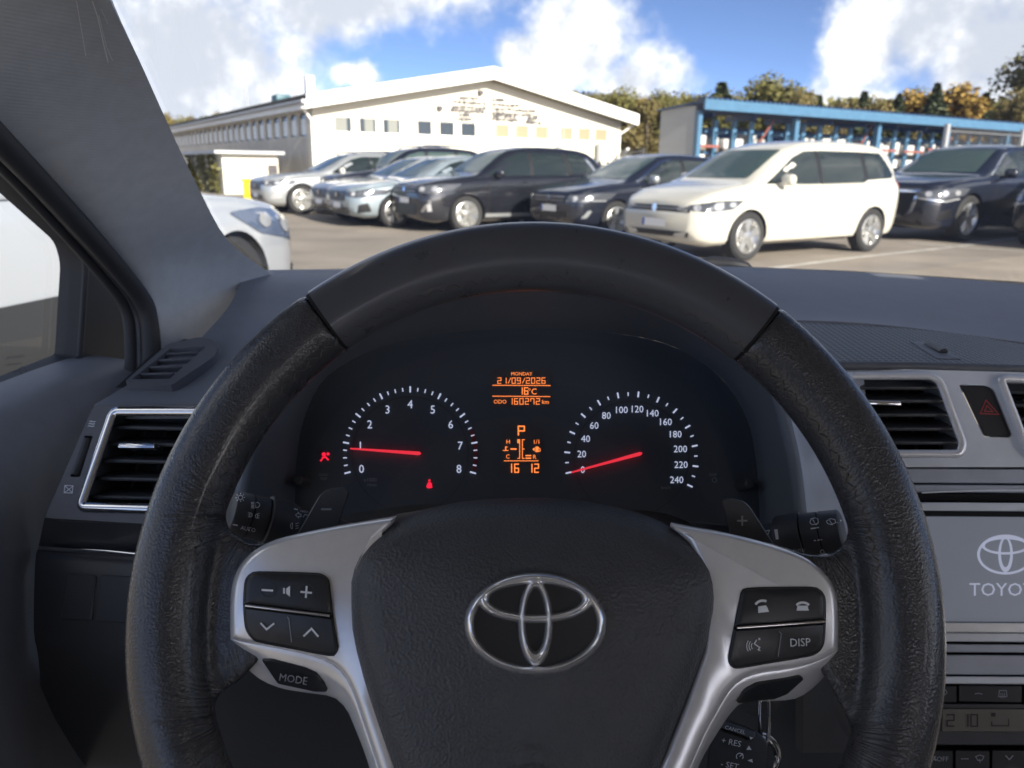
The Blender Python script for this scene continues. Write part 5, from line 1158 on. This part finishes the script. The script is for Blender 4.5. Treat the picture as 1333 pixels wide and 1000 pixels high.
# ---------------------------------------------------------------- steering column shroud and stalks
sc_ = empty('steering_column', P(690, 900, .5), 'grey plastic steering column shroud behind the wheel hub', 'steering column')
rows = []
for d, (xa, xb, yt, yb_) in ((.572, (-.135, .165, .092, .22)), (.53, (-.105, .135, .098, .225)), (.48, (-.065, .09, .106, .21)), (.44, (-.045, .07, .118, .18))):
    r_ = []
    for k in range(13):
        a = math.pi * k / 12; cx, cy = (xa + xb) / 2, (yt + yb_) / 2; ex = -math.copysign(abs(math.cos(a)) ** .45, math.cos(a)); ey = abs(math.sin(a)) ** .45
        r_.append(O + RT * (cx + (xb - xa) / 2 * ex) - UP * (cy - (yb_ - yt) / 2 * (2 * ey - 1)) + FW * d)
    rows.append(r_)
grid('shroud', rows, M_dark, sc_, 2)
def stalk(name, p_end, p_in, prof, label):
    t = empty(name, p_in, label, 'lever'); ax = p_in - p_end; ln = ax.length; out = []
    for k, (nm, pf) in enumerate(prof):
        bm = bmesh.new(); lathe_bm(bm, [(a * ln, r) for a, r in pf], p_end, ax, 32); out.append(from_bm(nm, bm, M_dark, t, ang=30))
    return t, MeshT(*out)
kp = [('knob', [(0, .0095), (.01, .0115), (.03, .0122), (.165, .0125), (.175, .0120)]), ('ring', [(.18, .0115), (.185, .0121), (.33, .0124), (.34, .0118)]), ('collar', [(.345, .0118), (.35, .0136), (.36, .0140), (.52, .0134), (.64, .0112), (.65, .0104)]), ('arm', [(.64, .0098), (.75, .0095), (1.0, .0092), (1.3, .0088)])]
tl, TL = stalk('light_stalk', P(299, 667, .425), P(428, 694, .452), kp, 'black turn signal stalk with headlight symbols left of the hub')
pr('symbol', [S(circ(313, 648.5, 2.6, 2.6, 14), .9, True)] + [S([(313 + 3.8 * math.cos(a * .785), 648.5 + 3.8 * math.sin(a * .785)), (313 + 5.6 * math.cos(a * .785), 648.5 + 5.6 * math.sin(a * .785))], .9) for a in range(8)]
   + [S(circ(333, 658, 4.8, 3.4, 10, -90, 90) , 1.0, True)] + [S([(326.5, 654.8 + i * 1.7), (330.5, 655.0 + i * 1.7)], 1.0) for i in range(5)]
   + [S(circ(325, 670.5, 3, 2.6, 8, -90, 90), .9, True), S(circ(335, 672, 3, 2.6, 8, 90, 270), .9, True)] + [S([(322.5, 667.5 + i * 2.6), (325, 668.2 + i * 2.4)], .9) for i in range(3)] + [S([(335, 669.5 + i * 2.4), (337.5, 668.5 + i * 3)], .9) for i in range(3)]
   + [S([(303.5, 682.5), (309.5, 683.5)], 1.6), T('AUTO', 323, 688, 5.2, 11)]
   + [S([(384, 671), (388, 667.5), (388, 669.5), (391, 670), (391, 673), (388, 672.6), (388, 674.5)], .9, True), S([(394, 674), (396.5, 670.5), (400, 671.5)], .9), S(circ(380, 684.5, 2.6, 3.6, 8, 90, 270), .9, True), S([(384, 682), (388, 681)], .8), S([(384, 685), (388, 684)], .8), S([(384, 688), (388, 687)], .8), S([(382, 663), (387, 664.3)], 1.6), T('HAZU', 395, 666.6, 2.6, 10)], TL, M_print, tl, .0005)
kp2 = [('knob', [(0, .0092), (.012, .0108), (.03, .0116), (.235, .012), (.245, .0114)]), ('ring', [(.25, .0112), (.255, .0119), (.44, .0123), (.45, .0115)]), ('collar', [(.455, .0120), (.46, .0132), (.70, .0128), (.75, .0120), (.76, .0104)]), ('arm', [(.75, .0096), (1.0, .0090), (1.3, .0086)])]
tr, TR = stalk('wiper_stalk', P(1098, 690, .430), P(985, 704, .452), kp2, 'black wiper stalk with washer symbols right of the hub')
pr('symbol', [S([(1054.5, 681), (1056, 676.5), (1061, 675), (1065, 676.5), (1065.5, 681), (1062, 683), (1057, 683.5)], .9, True), S([(1058, 677), (1062.5, 684)], .9), S([(1055.5, 688.5), (1066.5, 687)], 1.6), S([(1059.5, 703.5), (1062, 703.2)], 1.3), S([(1064, 703), (1066.5, 702.7)], 1.3), S([(1068.5, 702.4), (1070.5, 702.2)], 1.3),
   S([(1076, 679), (1081, 676), (1087, 677), (1088, 681), (1082, 683.5), (1077.5, 682)], .9, True), S([(1080, 678), (1084, 684)], .9), Q([(1088, 680), (1094, 676.5), (1094.5, 678.5), (1090, 681.5)]), S([(996, 692), (1002, 691), (1000, 696), (997.5, 696)], .9, True), Q([(1008.5, 690), (1012.5, 689.5), (1014, 702), (1010.5, 702.5)]), T('AUTO', 1040, 716, 4.4, -4), S(circ(1070, 717.5, 2.4, 2.2, 10), .8, True)], TR, M_print, tr, .0005)
# cruise control stalk with its legends
cc = empty('cruise_stalk', P(960, 1020, .43), 'black cruise control stalk lettered CANCEL and RES below the right spoke', 'lever')
CP = PlaneT((935, 938, .43), (1000, 968, .43), (930, 1010, .405))
plate('paddle', round_poly([(937, 934), (985, 951), (1000, 966), (992, 1040), (915, 1040), (924, 965)], 5, 3), CP, M_btn, cc, ((0, -.02), (0, .0), (1.5, .0015)))
plate('top_edge', round_poly([(938, 936), (984, 953), (981, 963), (934, 946)], 3, 3), CP, M_dark, cc, ((0, .001), (0, .0025), (1, .003)))
pr('legend', [T('CANCEL', 957, 950, 5, 15, 1.05), Q([(975.5, 959), (980.5, 960.5), (977, 963)]), T('+ RES', 952, 966, 8, 12), Q([(975, 970.5), (978.5, 976.5), (971.5, 976)]), S(circ(963, 985, 4.5, 4.5, 10, -40, 220), 1.1), S([(963, 985), (967, 981)], 1.1), Q([(973, 990), (979, 988), (980, 993)]), T('- SET', 950, 996, 8, 12)], CP, M_print, cc, .0034)
ky = empty('key_ring', P(1000, 920, .44), 'steel key ring and loop hanging below the right spoke', 'key ring')
tube('key_blade_loop', [V(q) for q in spline([tuple(P(*p)) for p in ((990, 905, .445), (989, 935, .442), (991, 962, .44), (996, 966, .44), (1000, 958, .442), (1001, 930, .444), (1000, 905, .446))], 4)], .0011, M_chrome, ky, 6)
tube('ring', [P(988 + 27 * math.cos(a * .2618), 984 + 29 * math.sin(a * .2618), .446 + .006 * math.cos(a * .2618)) for a in range(24)], .0012, M_chrome, ky, 6, True)
tube('ring', [P(984 + 26 * math.cos(a * .2618), 988 + 30 * math.sin(a * .2618), .450 + .006 * math.sin(a * .2618)) for a in range(24)], .0012, M_chrome, ky, 6, True)
bm = bmesh.new(); lathe_bm(bm, [(0, .016), (.02, .016), (.024, .013), (.06, .012)], P(985, 898, .50), (P(985, 898, .44) - P(985, 898, .50)).normalized() * -1, 20); from_bm('ignition_barrel', bm, M_dark, ky)

# ---------------------------------------------------------------- steering wheel
sw = empty('steering_wheel', P(697, 792, .40), 'black leather steering wheel with silver spokes and oval chrome emblem', 'steering wheel')
WC = P(697, 792, .362); e_ = R(.55); WX = (RT * math.cos(e_) - UP * math.sin(e_)).normalized(); WY = (UP * math.cos(R(10)) + FW * math.sin(R(10))); WY = (WY - WX * WY.dot(WX)).normalized(); WN = WX.cross(WY)
RM, RA, RBx = .1735, .0178, .0155
WPl = PlaneT(WC, WN)
def wang(u, v):
    p = WPl.hit(u, v) - WC; return math.degrees(math.atan2(p.dot(WY), p.dot(WX)))
def rimp(th, rad=0.0, ax=0.0): 
    t = R(th); return WC + (WX * math.cos(t) + WY * math.sin(t)) * (RM + rad) + WN * ax
jl, jr = wang(425, 417), wang(985, 432)
def arc(a0, a1, n): return [rimp(a0 + (a1 - a0) * i / n) for i in range(n + 1)]
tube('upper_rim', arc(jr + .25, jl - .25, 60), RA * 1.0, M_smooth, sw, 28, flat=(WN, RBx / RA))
for a in (jl, jr): tube('rim_joint', arc(a - .3, a + .3, 2), RA * .955, M_deep, sw, 28, flat=(WN, RBx / RA))
# lower rim and leather spoke roots, grown together
bm = bmesh.new(); tube_bm(bm, arc(jl + .25, 360 + jr - .25, 110), RA, 24, flat=(WN, RBx / RA))
def slab(pts, h0, h1):
    a = [bm.verts.new(WPl.hit(x, y, h0)) for x, y in pts]; b = [bm.verts.new(WPl.hit(x, y, h1)) for x, y in pts]; n = len(pts)
    fa = bm.faces.new(a); fb = bm.faces.new(b[::-1])
    for i in range(n): bm.faces.new((a[i], b[i], b[(i + 1) % n], a[(i + 1) % n]))
slab([(225, 600), (292, 610), (290, 655), (297, 690), (325, 709), (380, 703), (450, 692), (500, 692), (500, 840), (430, 845), (365, 838), (335, 862), (312, 886), (286, 902), (271, 935), (270, 975), (225, 985), (205, 800)], -.016, -.003)
slab([(1165, 600), (1108, 625), (1108, 680), (1100, 708), (1080, 724), (1050, 722), (1000, 706), (930, 700), (930, 850), (1020, 862), (1062, 862), (1080, 892), (1096, 922), (1110, 950), (1116, 990), (1160, 1000), (1190, 800)], -.016, -.003)
bmesh.ops.recalc_face_normals(bm, faces=bm.faces[:])
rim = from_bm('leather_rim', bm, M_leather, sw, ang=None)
md = rim.modifiers.new('r', 'REMESH'); md.mode = 'VOXEL'; md.voxel_size = .0017; md.use_smooth_shade = True
m2 = rim.modifiers.new('s', 'SMOOTH'); m2.iterations = 14; m2.factor = .5
evald(rim)
if not rim.data.materials: rim.data.materials.append(M_leather)
for p in rim.data.polygons: p.use_smooth = True
# creased leather round the spoke roots: fold coordinates (across, along, amount) kept on the mesh, read by the material
COR = [WPl.hit(330, 672), WPl.hit(322, 930), WPl.hit(1062, 690), WPl.hit(1066, 955)]
at = rim.data.attributes.new('fold', 'FLOAT_VECTOR', 'POINT'); off = rim.location + sw.location
for i, v_ in enumerate(rim.data.vertices):
    p = v_.co + off; c = min(COR, key=lambda q: (q - p).length_squared); d_ = p - c; x_, y_ = d_.dot(WX), d_.dot(WY); r0 = math.hypot(x_, y_); a_ = math.atan2(y_, x_)
    k = max(0.0, min(1.0, (.040 - r0) / .02)) ** 1.2
    at.data[i].vector = (a_ * 13.0, r0 * 45, k)
def fold_nodes(m):
    nt = m.node_tree; L = nt.links; b = nt.nodes['Principled BSDF']; A = nt.nodes.new('ShaderNodeAttribute'); A.attribute_name = 'fold'
    sp_ = nt.nodes.new('ShaderNodeSeparateXYZ'); L.new(A.outputs['Vector'], sp_.inputs[0]); cb = nt.nodes.new('ShaderNodeCombineXYZ'); L.new(sp_.outputs[0], cb.inputs[0]); L.new(sp_.outputs[1], cb.inputs[1])
    n = nt.nodes.new('ShaderNodeTexNoise'); n.inputs['Scale'].default_value = 1.6; n.inputs['Detail'].default_value = 1.2; n.inputs['Distortion'].default_value = .25; L.new(cb.outputs[0], n.inputs['Vector'])
    mu = nt.nodes.new('ShaderNodeMath'); mu.operation = 'MULTIPLY'; L.new(n.outputs['Fac'], mu.inputs[0]); L.new(sp_.outputs[2], mu.inputs[1])
    bp = nt.nodes.new('ShaderNodeBump'); bp.inputs['Strength'].default_value = .9; bp.inputs['Distance'].default_value = .0014; L.new(mu.outputs[0], bp.inputs['Height'])
    old = b.inputs['Normal'].links[0].from_socket; L.new(old, bp.inputs['Normal']); L.new(bp.outputs[0], b.inputs['Normal'])
fold_nodes(M_leather)
# stitching along the inner edge
bm = bmesh.new(); r_ = random.Random(5); th = jl - 200
for i in range(230):
    a = jr + (360 * i / 230)
    if 172 < a % 360 < 216 or (a % 360 > 330 or a % 360 < 6): continue
    k = 1 if i % 2 else -1; c = R(38 + 4 * k)
    for t0, t1 in ((0, 1.15),):
        p0 = rimp(a, -RA * math.cos(c) * 1.01, RBx * math.sin(c) * 1.01); p1 = rimp(a + t1, -RA * math.cos(R(38 - 5 * k)) * 1.01, RBx * math.sin(R(38 - 5 * k)) * 1.01); tube_bm(bm, [p0, (p0 + p1) / 2 + WN * .0003, p1], .00035, 4)
st2 = from_bm('stitching', bm, M_thread, sw, ang=None); st2['kind'] = 'stuff'
for a in (jl, jr):  # seam welt across the rim at each joint
    pass
# hub plane
HP = PlaneT(WC - WN * .0005, WN)
hub_px = [(514, 674), (537, 661), (566, 652), (596, 646), (627, 642), (658, 640), (690, 639), (713, 639), (742, 642), (771, 646), (800, 652), (830, 660), (850, 668), (869, 678), (900, 700), (920, 724), (929, 742), (932, 760), (933, 778), (932, 796), (924, 834), (913, 866), (900, 900), (886, 934), (873, 968), (860, 1002), (845, 1045), (820, 1090), (760, 1110), (690, 1112), (620, 1110), (560, 1092), (528, 1050), (510, 1000), (496, 963), (483, 926), (471, 887), (461, 848), (456, 820), (455, 794), (455, 776), (455, 758), (458, 740), (464, 722), (474, 706), (484, 695), (498, 683)]
hub_px = [(x, y + (max(0, 760 - y) / 120) ** 2 * 7.5) for x, y in hub_px]
hub = plate('airbag_cover', hub_px, HP, M_airbag, sw, ((0, -.012), (0, .000), (1.5, .003), (5, .0065), (12, .0105), (24, .0145)), .006, ang=60)
def lean(o, y0, k):
    """bend the part's top away from the driver"""
    off = o.location + sw.location
    for v_ in o.data.vertices:
        y = (v_.co + off - WC).dot(WY) - y0
        if y > 0: v_.co -= WN * (k * y * y)
    o.data.update()
lean(hub, .006, 8.5)
HT = MeshT(hub)
def trim(top, crease, low, inner, nm='spoke_trim'):
    out = top + crease + inner
    o = plate(nm, out, HP, M_silver, sw, ((0, -.004), (0, .001), (1.5, .003), (4, .0045), (8, .0052)), ang=60)
    # lower facet falling away below the crease
    n = 24
    def res(p):
        q = spline(p, 8); L_ = [0]
        for a, b in zip(q, q[1:]): L_.append(L_[-1] + math.dist(a, b))
        o_ = []
        for i in range(n + 1):
            s = L_[-1] * i / n; k = max(j for j in range(len(L_)) if L_[j] <= s + 1e-9); k = min(k, len(q) - 2); t = (s - L_[k]) / max(1e-9, L_[k + 1] - L_[k]); o_.append((q[k][0] + (q[k + 1][0] - q[k][0]) * t, q[k][1] + (q[k + 1][1] - q[k][1]) * t))
        return o_
    A, B = res(crease), res(low); rows = []
    for t, h in ((0, .0012), (.15, .0012), (.5, -.003), (.85, -.009), (1.0, -.015)): rows.append([HP.hit(a[0] + (b[0] - a[0]) * t, a[1] + (b[1] - a[1]) * t, h) for a, b in zip(A, B)])
    lean(o, .022, 14)
    f = grid('spoke_underside', rows, M_silver, sw, 1); return o, f
lt, lf = trim(spline([(515, 671.5), (480, 677), (440, 684), (400, 692), (360, 702), (332, 716), (314, 734), (304, 754), (300, 780), (299.5, 808)], 3), spline([(300, 832), (320, 837), (350, 842), (385, 849), (415, 857), (437, 868), (451, 884), (462, 908), (474, 944), (490, 992), (505, 1040)], 3),
     [(300, 832), (305, 846), (318, 866), (338, 884), (366, 896), (400, 902), (432, 907), (450, 922), (462, 948), (478, 990), (492, 1040)], [(545, 1045), (518, 1000), (496, 930), (474, 848), (468, 794), (471, 742), (488, 704), (502, 690), (510, 682)])
rt_, rf = trim(spline([(1091, 830), (1091, 800), (1088, 772), (1078, 752), (1060, 734), (1036, 720), (992, 705), (940, 692), (905, 686), (876, 680)], 3)[::-1], spline([(1091, 846), (1074, 857), (1050, 866), (1020, 872), (990, 876), (967, 884), (950, 899), (936, 922), (918, 955), (898, 1000), (880, 1040)], 3),
     [(1091, 846), (1087, 862), (1074, 880), (1054, 899), (1034, 910), (1000, 913), (968, 914), (950, 930), (934, 954), (912, 992), (894, 1040)], [(838, 1045), (866, 980), (892, 915), (916, 846), (920, 790), (915, 742), (897, 706), (884, 694), (874, 686)])
BP = PlaneT(WC - WN * .0005, WN)
PAD = ((0, .000), (0, .0062), (1.4, .0072), (3, .0076))
def split(px, a, b, gap):
    """cut a px polygon by the line a-b; returns the part above and below, each gap px away"""
    d = (V(b) - V(a)).normalized(); n_ = V((-d.y, d.x)); res = []
    for sg in (-1, 1):
        out = []; k = len(px); f = lambda p: (V(p) - V(a)).dot(n_) * sg - gap
        for i in range(k):
            p, q = px[i], px[(i + 1) % k]; fp, fq = f(p), f(q)
            if fp >= 0: out.append(p)
            if fp * fq < 0: t = fp / (fp - fq); out.append((p[0] + (q[0] - p[0]) * t, p[1] + (q[1] - p[1]) * t))
        res.append(out)
    return res
padL = spline([(319, 760), (322, 752), (327, 747.5), (336, 745), (380, 746), (410, 747), (420, 749), (426, 754), (428.5, 763), (433, 804), (438, 836), (439, 844), (436, 851), (428, 853), (390, 845.5), (340, 836), (330, 832), (322, 822), (319, 810), (317.5, 785)], 2, True)
padR = spline([(964, 778), (966, 771), (973, 766.5), (1010, 765.5), (1055, 765), (1066, 768), (1072, 775), (1074, 784), (1074, 810), (1072.5, 832), (1070, 842), (1063, 850), (1050, 854.5), (1005, 862), (965, 869), (955, 868.5), (949.5, 862), (950, 850), (956, 818)], 2, True)
M_gap = M_deep
for px, (a, b) in ((padL, ((318, 788), (431, 802))), (padR, ((958, 817.5), (1075, 809)))):
    plate('button_well', offset_poly(px, -1.3), BP, M_gap, sw, ((0, .0), (0, .0056), (.6, .0058)))
    up_, dn_ = split(px, a, b, 1.6)
    if up_[0][1] > dn_[0][1]: up_, dn_ = dn_, up_
    plate('rocker_button', up_, BP, M_btn, sw, PAD, .001); plate('rocker_button', dn_, BP, M_btn, sw, PAD)
    d = (V(b) - V(a)).normalized(); q0, q1 = V(a) + d * 1.5, V(b) - d * 1.5
    tube('chrome_divider', [BP.hit(q0.x, q0.y, .0078), BP.hit(q1.x, q1.y, .0078)], .00075, M_chrome, sw, 8)
def ring_dent(u, v, r):
    pr('button_dimple', [ellring((u, v), (r, r * .95), (r - 1.2, (r - 1.2) * .95), 24)], BP, M_slat, sw, .0092)
ring_dent(348, 768.5, 11); ring_dent(398, 770, 11)
pr('button_symbol', [S([(340.5, 768), (355.5, 769)], 2.6), S([(391, 770.5), (406, 772)], 2.6), S([(399.2, 763), (398, 778.5)], 2.6), Q([(368.5, 765.5), (371, 765.5), (371, 773), (368.5, 773)]), Q([(372.5, 766.5), (377.5, 762.5), (377.5, 777), (372.5, 773)])], BP, M_print, sw, .0093)
pr('button_symbol', [S([(339, 811), (347, 819.5), (357, 811.5)], 2.4), S([(395, 828.5), (405.5, 818.5), (414.5, 829)], 2.4)], BP, M_print, sw, .0082)
pr('button_divider', [S([(374, 803), (376, 806), (379.5, 836)], .9), S([(1014, 822), (1017, 825), (1013, 855)], .9)], BP, M_dim, sw, .0082)
pr('button_symbol', [S(circ(993, 789, 9.5, 7, 8, 60, 165), 3.2), Q([(987, 789.5), (997, 788), (999, 791), (1001, 796.5), (987, 798)]), S(circ(1045, 790, 8.5, 5.5, 8, 20, 160), 3.2), Q([(1038, 788.5), (1051, 788.5), (1053, 795), (1037, 795)])], BP, M_print, sw, .0093)
pr('button_symbol', [S([(985, 833), (982, 838), (986, 841), (989, 843), (987, 846), (990, 847)], 1.3), Q(circ(988.5, 832, 1.5, 1.5, 8)), S(circ(984, 841, 6, 6, 5, 140, 220), 1.0), S(circ(984, 841, 9, 9, 6, 140, 220), 1.0), S(circ(984, 841, 12, 12, 6, 145, 215), 1.0), T('DISP', 1041.5, 836, 11, -2, .92)], BP, M_print, sw, .0082)
# lower blank buttons on the underside
LT = MeshT(lf); RTm = MeshT(rf)
plate('mode_button', round_poly([(341, 857), (354, 857), (396, 868), (412, 875), (422, 887), (427, 899), (412, 899), (362, 888)], 3, 3), LT, M_btn, sw, ((0, -.001), (0, .0006), (1, .0012)))
pr('button_symbol', [T('MODE', 384, 879.5, 10, 9, .95)], MeshT(lf), M_dim, sw, .0020)
plate('blank_button', round_poly([(958, 914), (967, 898), (984, 888), (1040, 878), (1046, 882), (1024, 902), (1008, 908)], 3, 3), RTm, M_btn, sw, ((0, -.001), (0, .0006), (1, .0012)))
# emblem
def ering(c, ro, ri, h, base, di=(0, 0), n=56):
    vs_, fs = [], []; K = 7
    for k in range(K):
        s = k / (K - 1); hh = base + h * math.sin(math.pi * s) ** .8
        for i in range(n):
            a = 2 * math.pi * i / n; rx, ry = ro[0] + (ri[0] - ro[0]) * s, ro[1] + (ri[1] - ro[1]) * s
            vs_.append(EP.hit(c[0] + di[0] * s + rx * math.cos(a), c[1] + di[1] * s - ry * math.sin(a), hh))
    for k in range(K - 1):
        for i in range(n): fs.append((k * n + i, k * n + (i + 1) % n, (k + 1) * n + (i + 1) % n, (k + 1) * n + i))
    return vs_, fs
hc = HT.hit(697, 812); EP = PlaneT(hc + WN * .0005, WN)
vs_, fs = [], []
for q in (ering((697, 812), (92.5, 66.5), (80, 55), .0042, -.001), ering((697, 781), (76, 31), (60, 19), .0040, -.001, (0, -1)), ering((697, 811), (23, 57.5), (12.5, 40), .0050, -.001, (0, -4))):
    k = len(vs_); vs_ += q[0]; fs += [tuple(i + k for i in f) for f in q[1]]
em = from_py('emblem', vs_, fs, mat('emblem_chrome', (.90, .90, .91), .14, metal=.78), sw, ang=60)
pr('emblem_back', [Q(circ(697, 812, 84, 59, 40))], EP, M_btn, em, -.0003)
pr('embossed_text', [T('SRS', 694, 972, 9.5, 0, 1.25), T('AIRBAG', 694, 999, 10, 0, 1.25)], HT, M_dark, sw, .0005)
# paddles
PP = PlaneT(WC - WN * .040, WN)
pa = plate('shift_paddle', round_poly([(384, 700), (417, 643), (428, 636), (448, 634), (455, 641), (436, 696)], [2, 5, 6, 6, 5, 2], 4), PP, M_dark, sw, ((0, -.006), (0, .0), (1.4, .0012)))
pr('paddle_symbol', [S([(418, 663), (431.5, 663)], 2.6)], PP, mat('grey_print', (.38, .39, .41), .5), pa, .0017)
pa = plate('shift_paddle', round_poly([(939, 651), (949, 648), (968, 652), (976, 659), (1010, 712), (956, 716)], [4, 5, 6, 6, 2, 2], 4), PP, M_dark, sw, ((0, -.006), (0, .0), (1.4, .0012)))
pr('paddle_symbol', [S([(959.5, 678), (973, 678)], 2.3), S([(966.2, 671.5), (966.2, 684.5)], 2.3)], PP, MATS['grey_print'], pa, .0017)

# wiper at the foot of the windscreen
wp = empty('windscreen_wiper', P(950, 352, 1.2), 'black wiper arm cap resting at the foot of the windscreen', 'wiper')
tube('arm_cap', [P(*p) for p in ((905, 346, 1.20), (925, 343, 1.20), (950, 344.5, 1.19), (972, 348, 1.18), (978, 351, 1.18))], [.008, .011, .011, .008, .004], M_black, wp, 10)
tube('blade', [P(*p) for p in ((972, 352, 1.2), (1100, 357, 1.2), (1333, 372, 1.16))], .006, M_black, wp, 6)
